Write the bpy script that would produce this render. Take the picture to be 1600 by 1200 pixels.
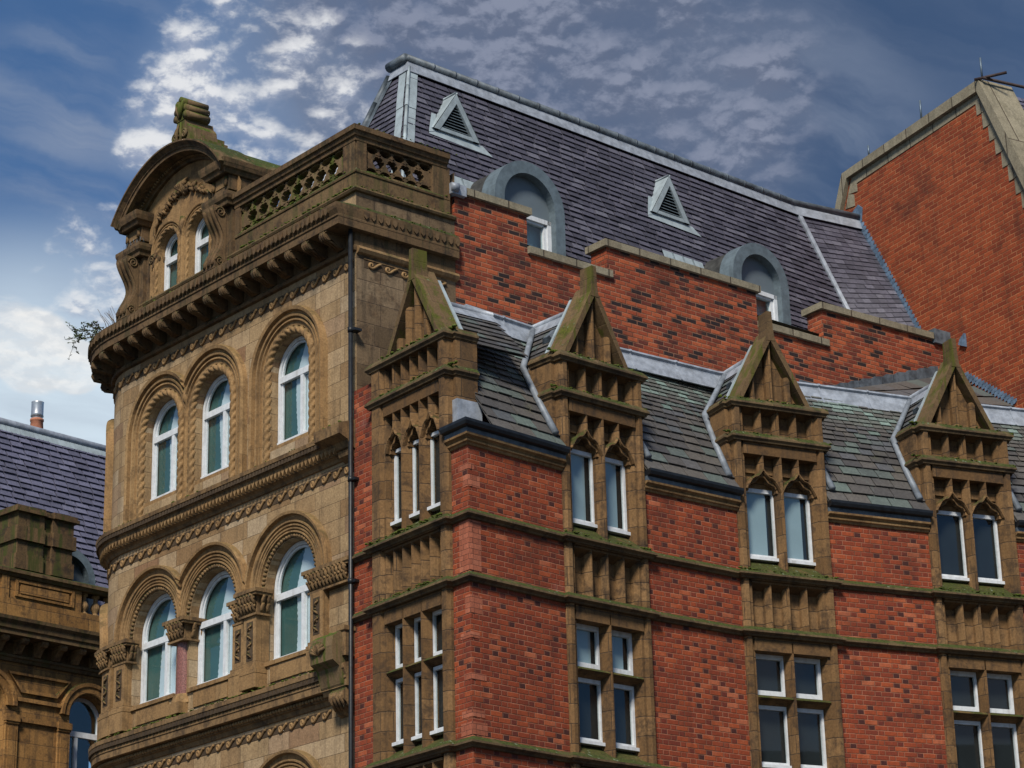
import bpy, bmesh, math, random
from math import sin, cos, pi, radians, sqrt, floor, hypot
from mathutils import Vector, Matrix

for o in list(bpy.data.objects):
    bpy.data.objects.remove(o)
S = bpy.context.scene
COL = S.collection

# ---------------------------------------------------------------- camera
CAMX = (0.767, 0.198, 0.610)
R_ = [[0.76686, -0.64138, -0.02327], [0.19826, 0.27130, -0.94186], [0.61041, 0.71766, 0.33522]]
cam_d = bpy.data.cameras.new('camera')
cam_d.sensor_width = 36.0
cam_d.lens = 85.78
cam_d.clip_end = 3000
cam = bpy.data.objects.new('camera', cam_d)
COL.objects.link(cam)
rx, ry, rz = Vector(R_[0]).normalized(), -Vector(R_[1]).normalized(), -Vector(R_[2]).normalized()
rz = rx.cross(ry)
M = Matrix((rx, ry, rz)).transposed().to_4x4()
M.translation = (-17.715, -21.683, 1.6)
cam.matrix_world = M
S.camera = cam

# ---------------------------------------------------------------- sky and sun
SUN_EL, SUN_AZ = radians(44), radians(218)      # azimuth of the sun, counter-clockwise from +X
sun_dir = Vector((cos(SUN_EL) * cos(SUN_AZ), cos(SUN_EL) * sin(SUN_AZ), sin(SUN_EL)))
sd = bpy.data.lights.new('sun', 'SUN')
sd.energy = 2.4
sd.angle = radians(12)
sd.color = (1.0, 0.93, 0.82)
so = bpy.data.objects.new('sun', sd)
COL.objects.link(so)
so.rotation_euler = sun_dir.to_track_quat('Z', 'Y').to_euler()

S.cycles.max_bounces = 6
S.cycles.diffuse_bounces = 3
S.cycles.glossy_bounces = 3
S.view_settings.view_transform = 'Standard'
S.view_settings.look = 'None'
S.view_settings.gamma = 1.0
S.view_settings.use_curve_mapping = False
S.view_settings.exposure = 0.9


class NT:
    """tiny node-tree helper"""
    def __init__(s, tree):
        s.t = tree
        tree.nodes.clear()

    def n(s, typ, ins=None, **kw):
        nd = s.t.nodes.new(typ)
        for k, v in kw.items():
            setattr(nd, k, v)
        if ins:
            for k, v in ins.items():
                sk = nd.inputs[k]
                if hasattr(v, 'is_linked') or hasattr(v, 'links'):
                    s.t.links.new(v, sk)
                else:
                    sk.default_value = v
        return nd

    def math(s, op, a, b=None, c=None, clamp=False):
        ins = {0: a}
        if b is not None:
            ins[1] = b
        if c is not None:
            ins[2] = c
        return s.n('ShaderNodeMath', ins, operation=op, use_clamp=clamp).outputs[0]

    def vmath(s, op, a, b=None):
        ins = {0: a}
        if b is not None:
            ins[1] = b
        nd = s.n('ShaderNodeVectorMath', ins, operation=op)
        return nd.outputs['Value'] if op in ('DOT_PRODUCT', 'LENGTH') else nd.outputs[0]

    def mix(s, f, a, b, blend='MIX'):
        nd = s.n('ShaderNodeMix', data_type='RGBA', blend_type=blend)
        for k, v in ((0, f), (6, a), (7, b)):
            if hasattr(v, 'links'):
                s.t.links.new(v, nd.inputs[k])
            else:
                nd.inputs[k].default_value = v if k == 0 else (tuple(v) + (1,))[:4]
        return nd.outputs[2]

    def noise(s, vec, scale, detail=4, rough=0.55, dist=0.0):
        return s.n('ShaderNodeTexNoise', {'Vector': vec, 'Scale': scale, 'Detail': detail, 'Roughness': rough, 'Distortion': dist}).outputs[0]

    def ramp(s, f, stops, interp='LINEAR'):
        nd = s.n('ShaderNodeValToRGB', {0: f})
        cr = nd.color_ramp
        cr.interpolation = interp
        while len(cr.elements) < len(stops):
            cr.elements.new(0.5)
        for e, (p, c) in zip(cr.elements, stops):
            e.position = p
            e.color = (tuple(c) + (1,))[:4]
        return nd.outputs[0]

    def smooth(s, v, lo, hi):
        nd = s.n('ShaderNodeMapRange', {0: v, 1: lo, 2: hi, 3: 0.0, 4: 1.0}, interpolation_type='SMOOTHSTEP')
        return nd.outputs[0]


W = bpy.data.worlds.new('World')
S.world = W
W.use_nodes = True
nt = NT(W.node_tree)
tc = nt.n('ShaderNodeTexCoord').outputs['Generated']
sky = nt.n('ShaderNodeTexSky', sky_type='NISHITA', sun_disc=False, sun_elevation=SUN_EL,
           sun_rotation=(pi / 2 - SUN_AZ) % (2 * pi), altitude=50, air_density=1.0, dust_density=0.6, ozone_density=2.5).outputs[0]
sep = nt.n('ShaderNodeSeparateXYZ', {0: tc})
zz = nt.math('MAXIMUM', sep.outputs[2], 0.02)
flat = nt.n('ShaderNodeCombineXYZ', {0: nt.math('DIVIDE', sep.outputs[0], nt.math('ADD', zz, 0.12)),
                                     1: nt.math('DIVIDE', sep.outputs[1], nt.math('ADD', zz, 0.12)), 2: 0.0}).outputs[0]


def sky_dir(px, py):
    v = [(px - 800), (py - 600), 3812.5]
    d = Vector([sum(R_[k][i] * v[k] for k in range(3)) for i in range(3)])
    return d.normalized()


def blob(px, py, rad, soft):
    """round patch of the heavens around a fixed direction, radius in degrees"""
    d = nt.vmath('DOT_PRODUCT', tc, tuple(sky_dir(px, py)))
    return nt.smooth(d, cos(radians(rad + soft)), cos(radians(max(rad - soft, 0.0))))


def bsum(*bs):
    r = None
    for b, w in bs:
        v = nt.math('MULTIPLY', b, w)
        r = v if r is None else nt.math('ADD', r, v)
    return nt.math('MINIMUM', r, 1.0)


# flocky mid-level cloud: cells broken by finer noise
warp = nt.n('ShaderNodeTexNoise', {'Vector': tc, 'Scale': 30.0, 'Detail': 4.0, 'Roughness': 0.6}).outputs[1]
dv = nt.vmath('ADD', nt.vmath('MULTIPLY', tc, (1.0, 1.0, 1.75)), nt.vmath('MULTIPLY', nt.vmath('SUBTRACT', warp, (0.5, 0.5, 0.5)), (0.012, 0.012, 0.012)))
n_big = nt.noise(nt.vmath('MULTIPLY', tc, (1.0, 1.0, 1.8)), 5.5, 6, 0.6)
fl2 = nt.vmath('ADD', flat, nt.vmath('MULTIPLY', nt.vmath('SUBTRACT', warp, (0.5, 0.5, 0.5)), (0.05, 0.05, 0.0)))
streak = nt.noise(nt.vmath('MULTIPLY', fl2, (2.5, 9.0, 1.0)), 1.6, 6, 0.55, 0.4)


def puff(vec):
    """density of a flocky cloud field: rounded cells, clumped and frayed by noise"""
    cell = nt.n('ShaderNodeTexVoronoi', {'Vector': vec, 'Scale': 66.0, 'Smoothness': 0.8, 'Randomness': 1.0}, feature='SMOOTH_F1').outputs['Distance']
    big = nt.noise(vec, 20.0, 5, 0.55)
    fine = nt.noise(vec, 130.0, 5, 0.6)
    a_ = nt.math('ADD', nt.math('MULTIPLY', nt.math('SUBTRACT', 0.62, cell), 0.34), nt.math('MULTIPLY', big, 0.62))
    return nt.math('ADD', a_, nt.math('MULTIPLY', fine, 0.34))


flock = puff(dv)
sunward = tuple(Vector((-0.0016, -0.0010, 0.0052)))
relief = nt.math('SUBTRACT', flock, puff(nt.vmath('ADD', dv, sunward)))
lit = nt.smooth(relief, -0.075, 0.075)
m_white = bsum((blob(400, 110, 1.7, 1.5), 0.8), (blob(300, 190, 1.1, 1.1), 0.55), (blob(170, 420, 1.1, 0.9), 0.95), (blob(500, 220, 1.4, 1.2), 0.9),
               (blob(230, 230, .6, .5), 0.6))
m_grey = bsum((blob(760, 90, 3.0, 2.6), 0.9), (blob(1050, 200, 2.3, 2.0), 0.75), (blob(600, 40, 2.4, 2.0), 0.85), (blob(1180, 60, 1.5, 1.5), 0.35), (blob(640, 160, 1.6, 1.4), 0.6))
m_veil = bsum((blob(1500, 60, 4.0, 4.0), 0.16), (blob(40, 200, 1.6, 1.3), 0.55), (blob(140, 10, 1.2, 1.0), 0.5), (blob(1200, 230, 2.5, 2.0), 0.4), (blob(10, 640, 2.5, 2.0), 0.5), (blob(150, 260, 1.2, 1.0), 0.4))
a_white = nt.math('MULTIPLY', nt.smooth(nt.math('ADD', flock, nt.math('MULTIPLY', m_white, 0.22)), 0.60, 0.90), nt.smooth(m_white, 0.0, 0.5))
a_grey = nt.math('MULTIPLY', nt.smooth(nt.math('ADD', flock, nt.math('MULTIPLY', m_grey, 0.24)), 0.54, 0.90), nt.smooth(m_grey, 0.0, 0.7))
a_veil = nt.math('MULTIPLY', nt.smooth(nt.math('ADD', streak, nt.math('MULTIPLY', n_big, 0.3)), 0.48, 0.92), m_veil)
# elsewhere in the sky, out of the frame: broken cloud cover
a_else = nt.math('MULTIPLY', nt.smooth(n_big, 0.46, 0.66), nt.math('SUBTRACT', 1.0, blob(800, 500, 17, 3)))
low = nt.smooth(sep.outputs[2], 0.42, 0.16)
base = nt.mix(1.0, sky, (0.52, 0.70, 0.86), 'MULTIPLY')
dark_r = nt.math('MULTIPLY', blob(1250, 120, 7.0, 6.5), 0.82)
base = nt.mix(dark_r, base, (0.46, 0.80, 1.55))
base = nt.mix(nt.math('MULTIPLY', blob(40, 760, 3.6, 3.4), 0.85), base, (7.4, 8.6, 9.3))
c = nt.mix(nt.math('MULTIPLY', a_veil, 0.8), base, (2.9, 3.4, 4.4))
c = nt.mix(nt.math('MULTIPLY', nt.math('MULTIPLY', m_white, nt.smooth(n_big, 0.25, 0.6)), 0.55), c, (2.7, 3.5, 4.9))
c = nt.mix(nt.math('MULTIPLY', m_grey, 0.55), c, (1.35, 1.70, 2.55))
c = nt.mix(nt.math('MULTIPLY', a_grey, 0.85), c, nt.mix(lit, (1.25, 1.55, 2.35), (2.5, 2.8, 3.75)))
c = nt.mix(nt.math('MULTIPLY', a_white, 0.95), c, nt.mix(lit, (3.2, 3.7, 4.9), (7.6, 7.7, 7.9)))
m_low = bsum((blob(10, 535, .9, .8), 1.0), (blob(80, 560, .75, .6), 1.0), (blob(135, 580, .45, .4), .9))
a_low = nt.smooth(nt.math('ADD', nt.math('MULTIPLY', m_low, 0.62), nt.math('MULTIPLY', nt.noise(nt.vmath('MULTIPLY', dv, (1.0, 1.0, 2.2)), 22.0, 6, 0.62), 0.62)), 0.70, 1.02)
c = nt.mix(nt.math('MULTIPLY', a_low, 0.92), c, nt.mix(lit, (6.8, 7.0, 7.2), (8.6, 8.5, 8.3)))
c = nt.mix(nt.math('MULTIPLY', a_else, 0.85), c, (3.0, 3.2, 3.7))
bg = nt.n('ShaderNodeBackground', {0: c, 1: 0.056})
wo = nt.n('ShaderNodeOutputWorld', {0: bg.outputs[0]})

# ---------------------------------------------------------------- materials
MAT = {}


def new_mat(name):
    m = bpy.data.materials.new(name)
    m.use_nodes = True
    MAT[name] = m
    return NT(m.node_tree)


def finish(k, col, rough=0.85, bump=None, bdist=0.01, bstr=0.6, metal=0.0, spec=0.3):
    ins = {'Roughness': rough, 'Metallic': metal, 'Specular IOR Level': spec}
    b = k.n('ShaderNodeBsdfPrincipled', ins)
    if hasattr(col, 'links'):
        k.t.links.new(col, b.inputs['Base Color'])
    else:
        b.inputs['Base Color'].default_value = tuple(col) + (1,)
    if bump is not None:
        bn = k.n('ShaderNodeBump', {'Height': bump, 'Distance': bdist, 'Strength': bstr})
        k.t.links.new(bn.outputs[0], b.inputs['Normal'])
    k.n('ShaderNodeOutputMaterial', {0: b.outputs[0]})
    return b


def masonry(k, L, H, crs, mort, wob=0.004):
    """running or Flemish bond from the UV map (metres): returns (mortar mask, per-brick random, header flag, random colour)"""
    uv = k.n('ShaderNodeUVMap').outputs[0]
    pos = k.n('ShaderNodeNewGeometry').outputs['Position']
    wn = k.n('ShaderNodeTexNoise', {'Vector': pos, 'Scale': 14.0, 'Detail': 3.0}).outputs[1]
    uv2 = k.vmath('ADD', uv, k.vmath('MULTIPLY', k.vmath('SUBTRACT', wn, (0.5, 0.5, 0.5)), (wob * 2.5, wob * 2.5, 0)))
    sp = k.n('ShaderNodeSeparateXYZ', {0: uv2})
    u, v = sp.outputs[0], sp.outputs[1]
    rv = k.math('DIVIDE', v, crs)
    row = k.math('FLOOR', rv)
    fv = k.math('MULTIPLY', k.math('FRACT', rv), crs)
    P = L + H
    odd = k.math('FLOORED_MODULO', row, 2.0)
    off = k.math('MULTIPLY', odd, P / 2 if H < L else L / 2)
    jit = k.n('ShaderNodeTexWhiteNoise', {'W': row}, noise_dimensions='1D').outputs[0]
    ru = k.math('DIVIDE', k.math('ADD', k.math('ADD', u, off), k.math('MULTIPLY', jit, 0.02)), P)
    cell = k.math('FLOOR', ru)
    xf = k.math('MULTIPLY', k.math('FRACT', ru), P)
    isH = k.math('GREATER_THAN', xf, L)
    lx = k.math('SUBTRACT', xf, k.math('MULTIPLY', isH, L))
    wd = k.math('SUBTRACT', L, k.math('MULTIPLY', isH, L - H))
    e1 = k.math('MINIMUM', lx, k.math('SUBTRACT', wd, lx))
    e2 = k.math('MINIMUM', fv, k.math('SUBTRACT', crs, fv))
    e = k.math('MINIMUM', e1, e2)
    mask = k.math('SUBTRACT', 1.0, k.smooth(e, mort * 0.25, mort * 0.75))
    idv = k.n('ShaderNodeCombineXYZ', {0: k.math('ADD', k.math('MULTIPLY', cell, 2.0), isH), 1: row, 2: 0.0}).outputs[0]
    wh = k.n('ShaderNodeTexWhiteNoise', {'Vector': idv}, noise_dimensions='3D')
    return mask, wh.outputs[0], isH, wh.outputs[1], pos


def rc2(k, col):
    """a second random number per brick"""
    return k.n('ShaderNodeSeparateColor', {0: col}).outputs[1]


def brick_mat(name, L, H, crs, mort, stops, mcol, headdark=0.0, soot=0.5, bright=0.16, efflo=0.0):
    k = new_mat(name)
    mask, r, isH, rc, pos = masonry(k, L, H, crs, mort)
    if headdark:
        r = k.math('ADD', k.math('MULTIPLY', r, 0.70), 0.30)
        r = k.math('SUBTRACT', r, k.math('MULTIPLY', isH, k.math('MULTIPLY', rc2(k, rc), headdark)))
        r = k.math('ADD', r, k.math('MULTIPLY', k.math('SUBTRACT', k.noise(pos, 2.2, 4, 0.6), 0.5), 0.5))
        r = k.math('MINIMUM', k.math('MAXIMUM', r, 0.0), 1.0)
    else:
        r = k.math('ADD', r, k.math('MULTIPLY', k.math('SUBTRACT', k.noise(pos, 1.6, 4, 0.6), 0.5), 0.45))
        r = k.math('MINIMUM', k.math('MAXIMUM', r, 0.0), 1.0)
    col = k.ramp(r, stops)
    g1 = k.noise(pos, 45.0, 4, 0.7)
    g2 = k.noise(pos, 1.3, 6, 0.65)
    g3 = k.noise(pos, 5.5, 5, 0.6)
    col = k.mix(k.smooth(g1, 0.35, 0.75), col, k.mix(1.0, col, (1.5, 1.35, 1.2), 'MULTIPLY'))
    mc = k.mix(k.smooth(g3, 0.35, 0.65), mcol, tuple(x * 0.45 for x in mcol))
    col = k.mix(k.math('MULTIPLY', mask, 0.80), col, mc)
    rs = k.noise(k.vmath('MULTIPLY', pos, (5.0, 5.0, 0.45)), 1.0, 5, 0.6)
    col = k.mix(k.math('MULTIPLY', k.smooth(rs, 0.54, 0.70), soot * 0.55), col, (0.040, 0.017, 0.013))
    col = k.mix(k.math('MULTIPLY', k.smooth(g2, 0.50, 0.70), soot), col, (0.030, 0.014, 0.011))
    col = k.mix(k.math('MULTIPLY', k.smooth(g3, 0.58, 0.8), bright), col, (0.36, 0.15, 0.085))
    if efflo:
        ef = k.noise(k.vmath('ADD', pos, (7.0, 3.0, 1.0)), 0.9, 6, 0.7)
        col = k.mix(k.math('MULTIPLY', k.smooth(ef, 0.60, 0.78), efflo), col, (0.42, 0.27, 0.24))
    hgt = k.math('SUBTRACT', k.math('ADD', k.math('MULTIPLY', g1, 0.35), k.math('MULTIPLY', r, 0.25)), mask)
    finish(k, col, 0.9, hgt, 0.008, 0.75)


brick_mat('red_brick', 0.200, 0.098, 0.066, 0.012,
          [(0.0, (0.050, 0.016, 0.014)), (0.10, (0.095, 0.021, 0.015)), (0.35, (0.160, 0.032, 0.015)), (0.7, (0.212, 0.042, 0.016)), (0.92, (0.265, 0.058, 0.020)), (1.0, (0.32, 0.095, 0.045))],
          (0.34, 0.145, 0.085), headdark=0.62, soot=0.45, efflo=0.25)
brick_mat('mottled_brick', 0.20, 0.20, 0.070, 0.016,
          [(0.0, (0.016, 0.012, 0.014)), (0.11, (0.022, 0.015, 0.016)), (0.15, (0.095, 0.024, 0.017)), (0.55, (0.205, 0.042, 0.019)), (1.0, (0.33, 0.082, 0.032))],
          (0.31, 0.145, 0.085), soot=0.5)
brick_mat('gable_brick', 0.225, 0.225, 0.078, 0.014,
          [(0.0, (0.155, 0.030, 0.012)), (0.4, (0.20, 0.040, 0.014)), (1.0, (0.255, 0.056, 0.019))],
          (0.42, 0.19, 0.085), soot=0.5)


def stone_mat(name, stops, L=0.62, H=0.40, crs=0.30, mort=0.010, joint=0.75, soot=0.5, moss=0.6, mossc=(0.06, 0.075, 0.012), stain=0.5, stainc=(0.035, 0.026, 0.018), orange=0.3, patch=None):
    k = new_mat(name)
    mask, r, isH, rc, pos = masonry(k, L, H, crs, mort, 0.002)
    col = k.ramp(r, stops)
    g0 = k.noise(pos, 0.8, 6, 0.65)
    g1 = k.noise(pos, 4.0, 7, 0.68)
    g2 = k.noise(pos, 38.0, 4, 0.7)
    # rain streaks: noise stretched downward
    st = k.noise(k.vmath('MULTIPLY', pos, (7.0, 7.0, 0.55)), 1.0, 5, 0.6)
    col = k.mix(k.smooth(g2, 0.3, 0.8), k.mix(1.0, col, (0.72, 0.70, 0.66), 'MULTIPLY'), k.mix(1.0, col, (1.18, 1.16, 1.12), 'MULTIPLY'))
    col = k.mix(k.math('MULTIPLY', k.smooth(g1, 0.50, 0.75), orange), col, (0.34, 0.17, 0.062))
    if patch:
        col = k.mix(k.math('MULTIPLY', k.smooth(g0, 0.50, 0.58), 0.8), col, k.mix(1.0, col, patch, 'MULTIPLY'))
    col = k.mix(k.math('MULTIPLY', mask, joint), col, (0.055, 0.038, 0.026))
    g3 = k.noise(pos, 9.0, 6, 0.7, 0.6)
    col = k.mix(k.math('MULTIPLY', k.smooth(st, 0.50, 0.62), stain), col, stainc)
    col = k.mix(k.math('MULTIPLY', k.smooth(k.math('ADD', k.math('MULTIPLY', g1, 0.6), k.math('MULTIPLY', g3, 0.4)), 0.47, 0.62), soot), col, (0.026, 0.019, 0.014))
    nz = k.n('ShaderNodeSeparateXYZ', {0: k.n('ShaderNodeNewGeometry').outputs['Normal']}).outputs[2]
    ms = k.math('MULTIPLY', k.smooth(k.math('ADD', nz, k.math('MULTIPLY', k.math('SUBTRACT', g1, 0.5), 1.5)), 0.42, 0.75), moss)
    mc = k.mix(k.smooth(g2, 0.35, 0.62), mossc, tuple(x * 0.4 for x in mossc))
    lich = k.smooth(k.noise(pos, 16.0, 3, 0.5), 0.66, 0.70)
    mc = k.mix(k.math('MULTIPLY', lich, 0.6), mc, (0.22, 0.27, 0.19))
    col = k.mix(ms, col, mc)
    hgt = k.math('SUBTRACT', k.math('ADD', k.math('MULTIPLY', g2, 0.5), k.math('MULTIPLY', g1, 0.6)), k.math('MULTIPLY', mask, 1.3 * joint))
    finish(k, col, 0.92, hgt, 0.010, 0.6)


BUFF = [(0.0, (0.24, 0.145, 0.070)), (0.25, (0.325, 0.218, 0.115)), (0.5, (0.37, 0.258, 0.143)), (0.7, (0.40, 0.282, 0.162)), (0.9, (0.425, 0.325, 0.215)), (1.0, (0.26, 0.15, 0.082))]
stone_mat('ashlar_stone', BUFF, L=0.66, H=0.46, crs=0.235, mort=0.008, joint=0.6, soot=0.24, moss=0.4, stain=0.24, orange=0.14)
stone_mat('dirty_ashlar', [(0.0, (0.105, 0.072, 0.042)), (0.5, (0.18, 0.125, 0.075)), (1.0, (0.26, 0.19, 0.12))], L=0.56, H=0.38, crs=0.30, mort=0.011, soot=0.6, moss=0.5, stain=0.45, orange=0.25, joint=0.55)
stone_mat('carved_stone', [(0.0, (0.19, 0.115, 0.052)), (1.0, (0.26, 0.165, 0.080))], L=0.8, H=0.6, crs=3.0, joint=0.35, soot=0.72, moss=0.85, stain=0.45, orange=0.35)
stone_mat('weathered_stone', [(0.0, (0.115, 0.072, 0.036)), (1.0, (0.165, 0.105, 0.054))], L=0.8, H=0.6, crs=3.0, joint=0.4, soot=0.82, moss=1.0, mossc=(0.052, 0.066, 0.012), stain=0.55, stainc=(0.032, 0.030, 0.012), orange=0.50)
stone_mat('moulding_stone', [(0.0, (0.27, 0.160, 0.070)), (1.0, (0.35, 0.222, 0.105))], L=0.8, H=0.6, crs=3.0, joint=0.3, soot=0.46, moss=0.3, stain=0.2, orange=0.15)
stone_mat('mossy_stone', [(0.0, (0.115, 0.074, 0.036)), (1.0, (0.17, 0.112, 0.055))], L=0.8, H=0.6, crs=3.0, joint=0.45, soot=0.75, moss=1.0, mossc=(0.060, 0.085, 0.012), stain=0.5, stainc=(0.050, 0.055, 0.012), orange=0.45)
stone_mat('green_stone', [(0.0, (0.13, 0.086, 0.044)), (1.0, (0.19, 0.13, 0.068))], L=0.8, H=0.6, crs=3.0, joint=0.25, soot=0.45, moss=1.0, mossc=(0.085, 0.12, 0.010), stain=0.9, stainc=(0.062, 0.082, 0.008), orange=0.25)
stone_mat('bay_stone', [(0.0, (0.130, 0.072, 0.030)), (0.5, (0.190, 0.108, 0.046)), (1.0, (0.255, 0.150, 0.068))], L=2.0, H=1.6, crs=0.245, mort=0.011, joint=0.8, soot=0.74, moss=0.9, mossc=(0.052, 0.070, 0.010), stain=0.40, orange=0.35)
stone_mat('coping_moss', [(0.0, (0.125, 0.080, 0.040)), (1.0, (0.16, 0.105, 0.052))], L=2.0, H=1.6, crs=0.4, joint=0.4, soot=0.55, moss=1.0, mossc=(0.105, 0.115, 0.010), stain=0.9, stainc=(0.070, 0.074, 0.008), orange=0.2)
stone_mat('string_moss', [(0.0, (0.105, 0.070, 0.036)), (1.0, (0.15, 0.102, 0.052))], L=0.9, H=0.7, crs=3.0, joint=0.4, soot=0.75, moss=1.0, mossc=(0.062, 0.080, 0.014), stain=0.4, orange=0.15)
stone_mat('orange_stone', [(0.0, (0.235, 0.120, 0.038)), (1.0, (0.38, 0.205, 0.070))], L=0.66, H=0.5, crs=0.27, mort=0.010, joint=0.6, soot=0.66, moss=0.9, mossc=(0.048, 0.062, 0.010), stain=0.38, orange=0.45)
stone_mat('pale_coping', [(0.0, (0.23, 0.205, 0.150)), (1.0, (0.30, 0.27, 0.20))], L=0.62, H=0.62, crs=4.0, mort=0.022, joint=0.9, soot=0.22, moss=0.30, mossc=(0.10, 0.11, 0.05), stain=0.35, stainc=(0.11, 0.10, 0.07), orange=0.06)
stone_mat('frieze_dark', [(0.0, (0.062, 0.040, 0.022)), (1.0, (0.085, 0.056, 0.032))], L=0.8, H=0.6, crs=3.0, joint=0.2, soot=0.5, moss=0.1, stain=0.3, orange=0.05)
stone_mat('pedestal_stone', [(0.0, (0.085, 0.056, 0.026)), (1.0, (0.16, 0.10, 0.048))], L=0.8, H=0.6, crs=3.0, joint=0.4, soot=0.85, moss=1.0, mossc=(0.07, 0.095, 0.012), stain=0.85, stainc=(0.045, 0.056, 0.010), orange=0.5)
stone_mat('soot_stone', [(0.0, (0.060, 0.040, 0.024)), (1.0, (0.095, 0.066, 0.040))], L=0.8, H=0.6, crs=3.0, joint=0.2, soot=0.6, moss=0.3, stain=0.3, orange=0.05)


def slate_mat(name, stops, grime=0.4, gr=(0.03, 0.03, 0.035), light=(0.30, 0.33, 0.40), lf=0.25, rough=0.55, lichen=0.0):
    k = new_mat(name)
    g = k.n('ShaderNodeNewGeometry')
    col = k.ramp(g.outputs['Random Per Island'], stops)
    pos = g.outputs['Position']
    n1 = k.noise(pos, 1.7, 6, 0.65)
    n2 = k.noise(pos, 26.0, 5, 0.7)
    st = k.noise(k.vmath('MULTIPLY', pos, (9.0, 9.0, 1.2)), 1.0, 5, 0.6)
    col = k.mix(k.smooth(n2, 0.3, 0.75), k.mix(1.0, col, (0.74, 0.74, 0.76), 'MULTIPLY'), k.mix(1.0, col, (1.2, 1.2, 1.2), 'MULTIPLY'))
    col = k.mix(k.math('MULTIPLY', k.smooth(n1, 0.5, 0.75), grime), col, gr)
    col = k.mix(k.math('MULTIPLY', k.smooth(st, 0.60, 0.78), lf), col, light)
    if lichen:
        col = k.mix(k.math('MULTIPLY', k.smooth(k.noise(pos, 0.9, 5, 0.7), 0.60, 0.72), lichen), col, (0.13, 0.14, 0.03))
    finish(k, col, k.math('ADD', rough - 0.1, k.math('MULTIPLY', n2, 0.25)), n2, 0.006, 0.5, spec=0.45)


slate_mat('purple_slate', [(0.0, (0.046, 0.044, 0.060)), (0.4, (0.066, 0.063, 0.086)), (0.8, (0.088, 0.084, 0.112)), (1.0, (0.125, 0.122, 0.152))], grime=0.35, lf=0.16)
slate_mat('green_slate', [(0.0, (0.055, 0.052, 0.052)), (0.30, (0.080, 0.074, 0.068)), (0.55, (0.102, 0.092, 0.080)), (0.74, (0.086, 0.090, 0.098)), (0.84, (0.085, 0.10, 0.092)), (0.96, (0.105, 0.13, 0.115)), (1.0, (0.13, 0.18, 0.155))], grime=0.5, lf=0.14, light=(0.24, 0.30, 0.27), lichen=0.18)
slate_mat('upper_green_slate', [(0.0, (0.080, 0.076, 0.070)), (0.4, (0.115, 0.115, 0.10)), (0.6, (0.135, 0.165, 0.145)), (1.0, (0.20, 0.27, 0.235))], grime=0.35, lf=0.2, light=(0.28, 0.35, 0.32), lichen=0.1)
slate_mat('blue_slate', [(0.0, (0.085, 0.085, 0.125)), (0.6, (0.118, 0.118, 0.175)), (1.0, (0.150, 0.150, 0.215))], grime=0.3, lf=0.12)


def plain(name, col, rough=0.6, metal=0.0, var=0.25, scale=8.0, bump=0.4, spec=0.4, dirt=0.0, dirtc=(0.03, 0.03, 0.03)):
    k = new_mat(name)
    pos = k.n('ShaderNodeNewGeometry').outputs['Position']
    n1 = k.noise(pos, scale, 6, 0.65)
    c2 = k.mix(k.smooth(n1, 0.3, 0.7), tuple(x * (1 - var) for x in col), tuple(min(1, x * (1 + var)) for x in col))
    if dirt:
        st = k.noise(k.vmath('MULTIPLY', pos, (10.0, 10.0, 0.8)), 1.0, 5, 0.6)
        c2 = k.mix(k.math('MULTIPLY', k.smooth(st, 0.5, 0.75), dirt), c2, dirtc)
    return finish(k, c2, rough, n1, 0.01, bump, metal, spec)


plain('lead', (0.29, 0.32, 0.365), 0.5, 0.15, 0.28, 7.0, 0.6, dirt=0.4, dirtc=(0.16, 0.19, 0.24))
plain('old_lead', (0.19, 0.215, 0.245), 0.55, 0.1, 0.3, 7.0, 0.6, dirt=0.4, dirtc=(0.12, 0.14, 0.17))
plain('pale_lead', (0.30, 0.355, 0.38), 0.6, 0.05, 0.18, 5.0, 0.5, dirt=0.35, dirtc=(0.20, 0.22, 0.22))
plain('dark_lead', (0.085, 0.105, 0.125), 0.55, 0.1, 0.5, 6.0, 0.6, dirt=0.5, dirtc=(0.17, 0.20, 0.23))
plain('blue_flashing', (0.115, 0.175, 0.255), 0.5, 0.1, 0.4, 8.0, 0.6)
plain('sooty_lead', (0.040, 0.040, 0.038), 0.7, 0.0, 0.5, 6.0, 0.6)
plain('dormer_paint', (0.105, 0.138, 0.160), 0.55, 0.0, 0.22, 9.0, 0.25, dirt=0.25, dirtc=(0.16, 0.21, 0.24))
plain('panel_paint', (0.120, 0.150, 0.172), 0.5, 0.0, 0.05, 3.0, 0.1)
plain('white_frame', (0.62, 0.645, 0.67), 0.5, 0.0, 0.10, 14.0, 0.2, dirt=0.55, dirtc=(0.34, 0.33, 0.31))
plain('black_iron', (0.010, 0.012, 0.015), 0.45, 0.0, 0.4, 12.0, 0.2)
plain('granite', (0.20, 0.085, 0.070), 0.4, 0.0, 0.55, 60.0, 0.1)
plain('terracotta', (0.42, 0.17, 0.10), 0.85, 0.0, 0.2, 10.0, 0.3)
plain('steel', (0.50, 0.52, 0.54), 0.35, 0.7, 0.1, 12.0, 0.1)
plain('rusty_steel', (0.045, 0.030, 0.028), 0.7, 0.3, 0.3, 12.0, 0.2)
plain('grey_steel', (0.12, 0.16, 0.20), 0.5, 0.5, 0.2, 12.0, 0.2)
plain('teal_reflection', (0.042, 0.105, 0.098), 0.8, 0.0, 0.12, 2.0, 0.0)  # teal of the pane reflections, painted on sheets behind the glass
plain('pale_reflection', (0.52, 0.58, 0.62), 0.9, 0.0, 0.06, 3.0, 0.1)  # bright part of the pane reflections, put into a sheet's colour
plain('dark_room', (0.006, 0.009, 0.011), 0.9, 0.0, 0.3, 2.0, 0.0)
plain('grey_reflection_and_blind', (0.26, 0.33, 0.37), 0.9, 0.0, 0.05, 2.0, 0.0)  # reflected sky of the bay panes as plain colour; also the dormer blind
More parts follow.
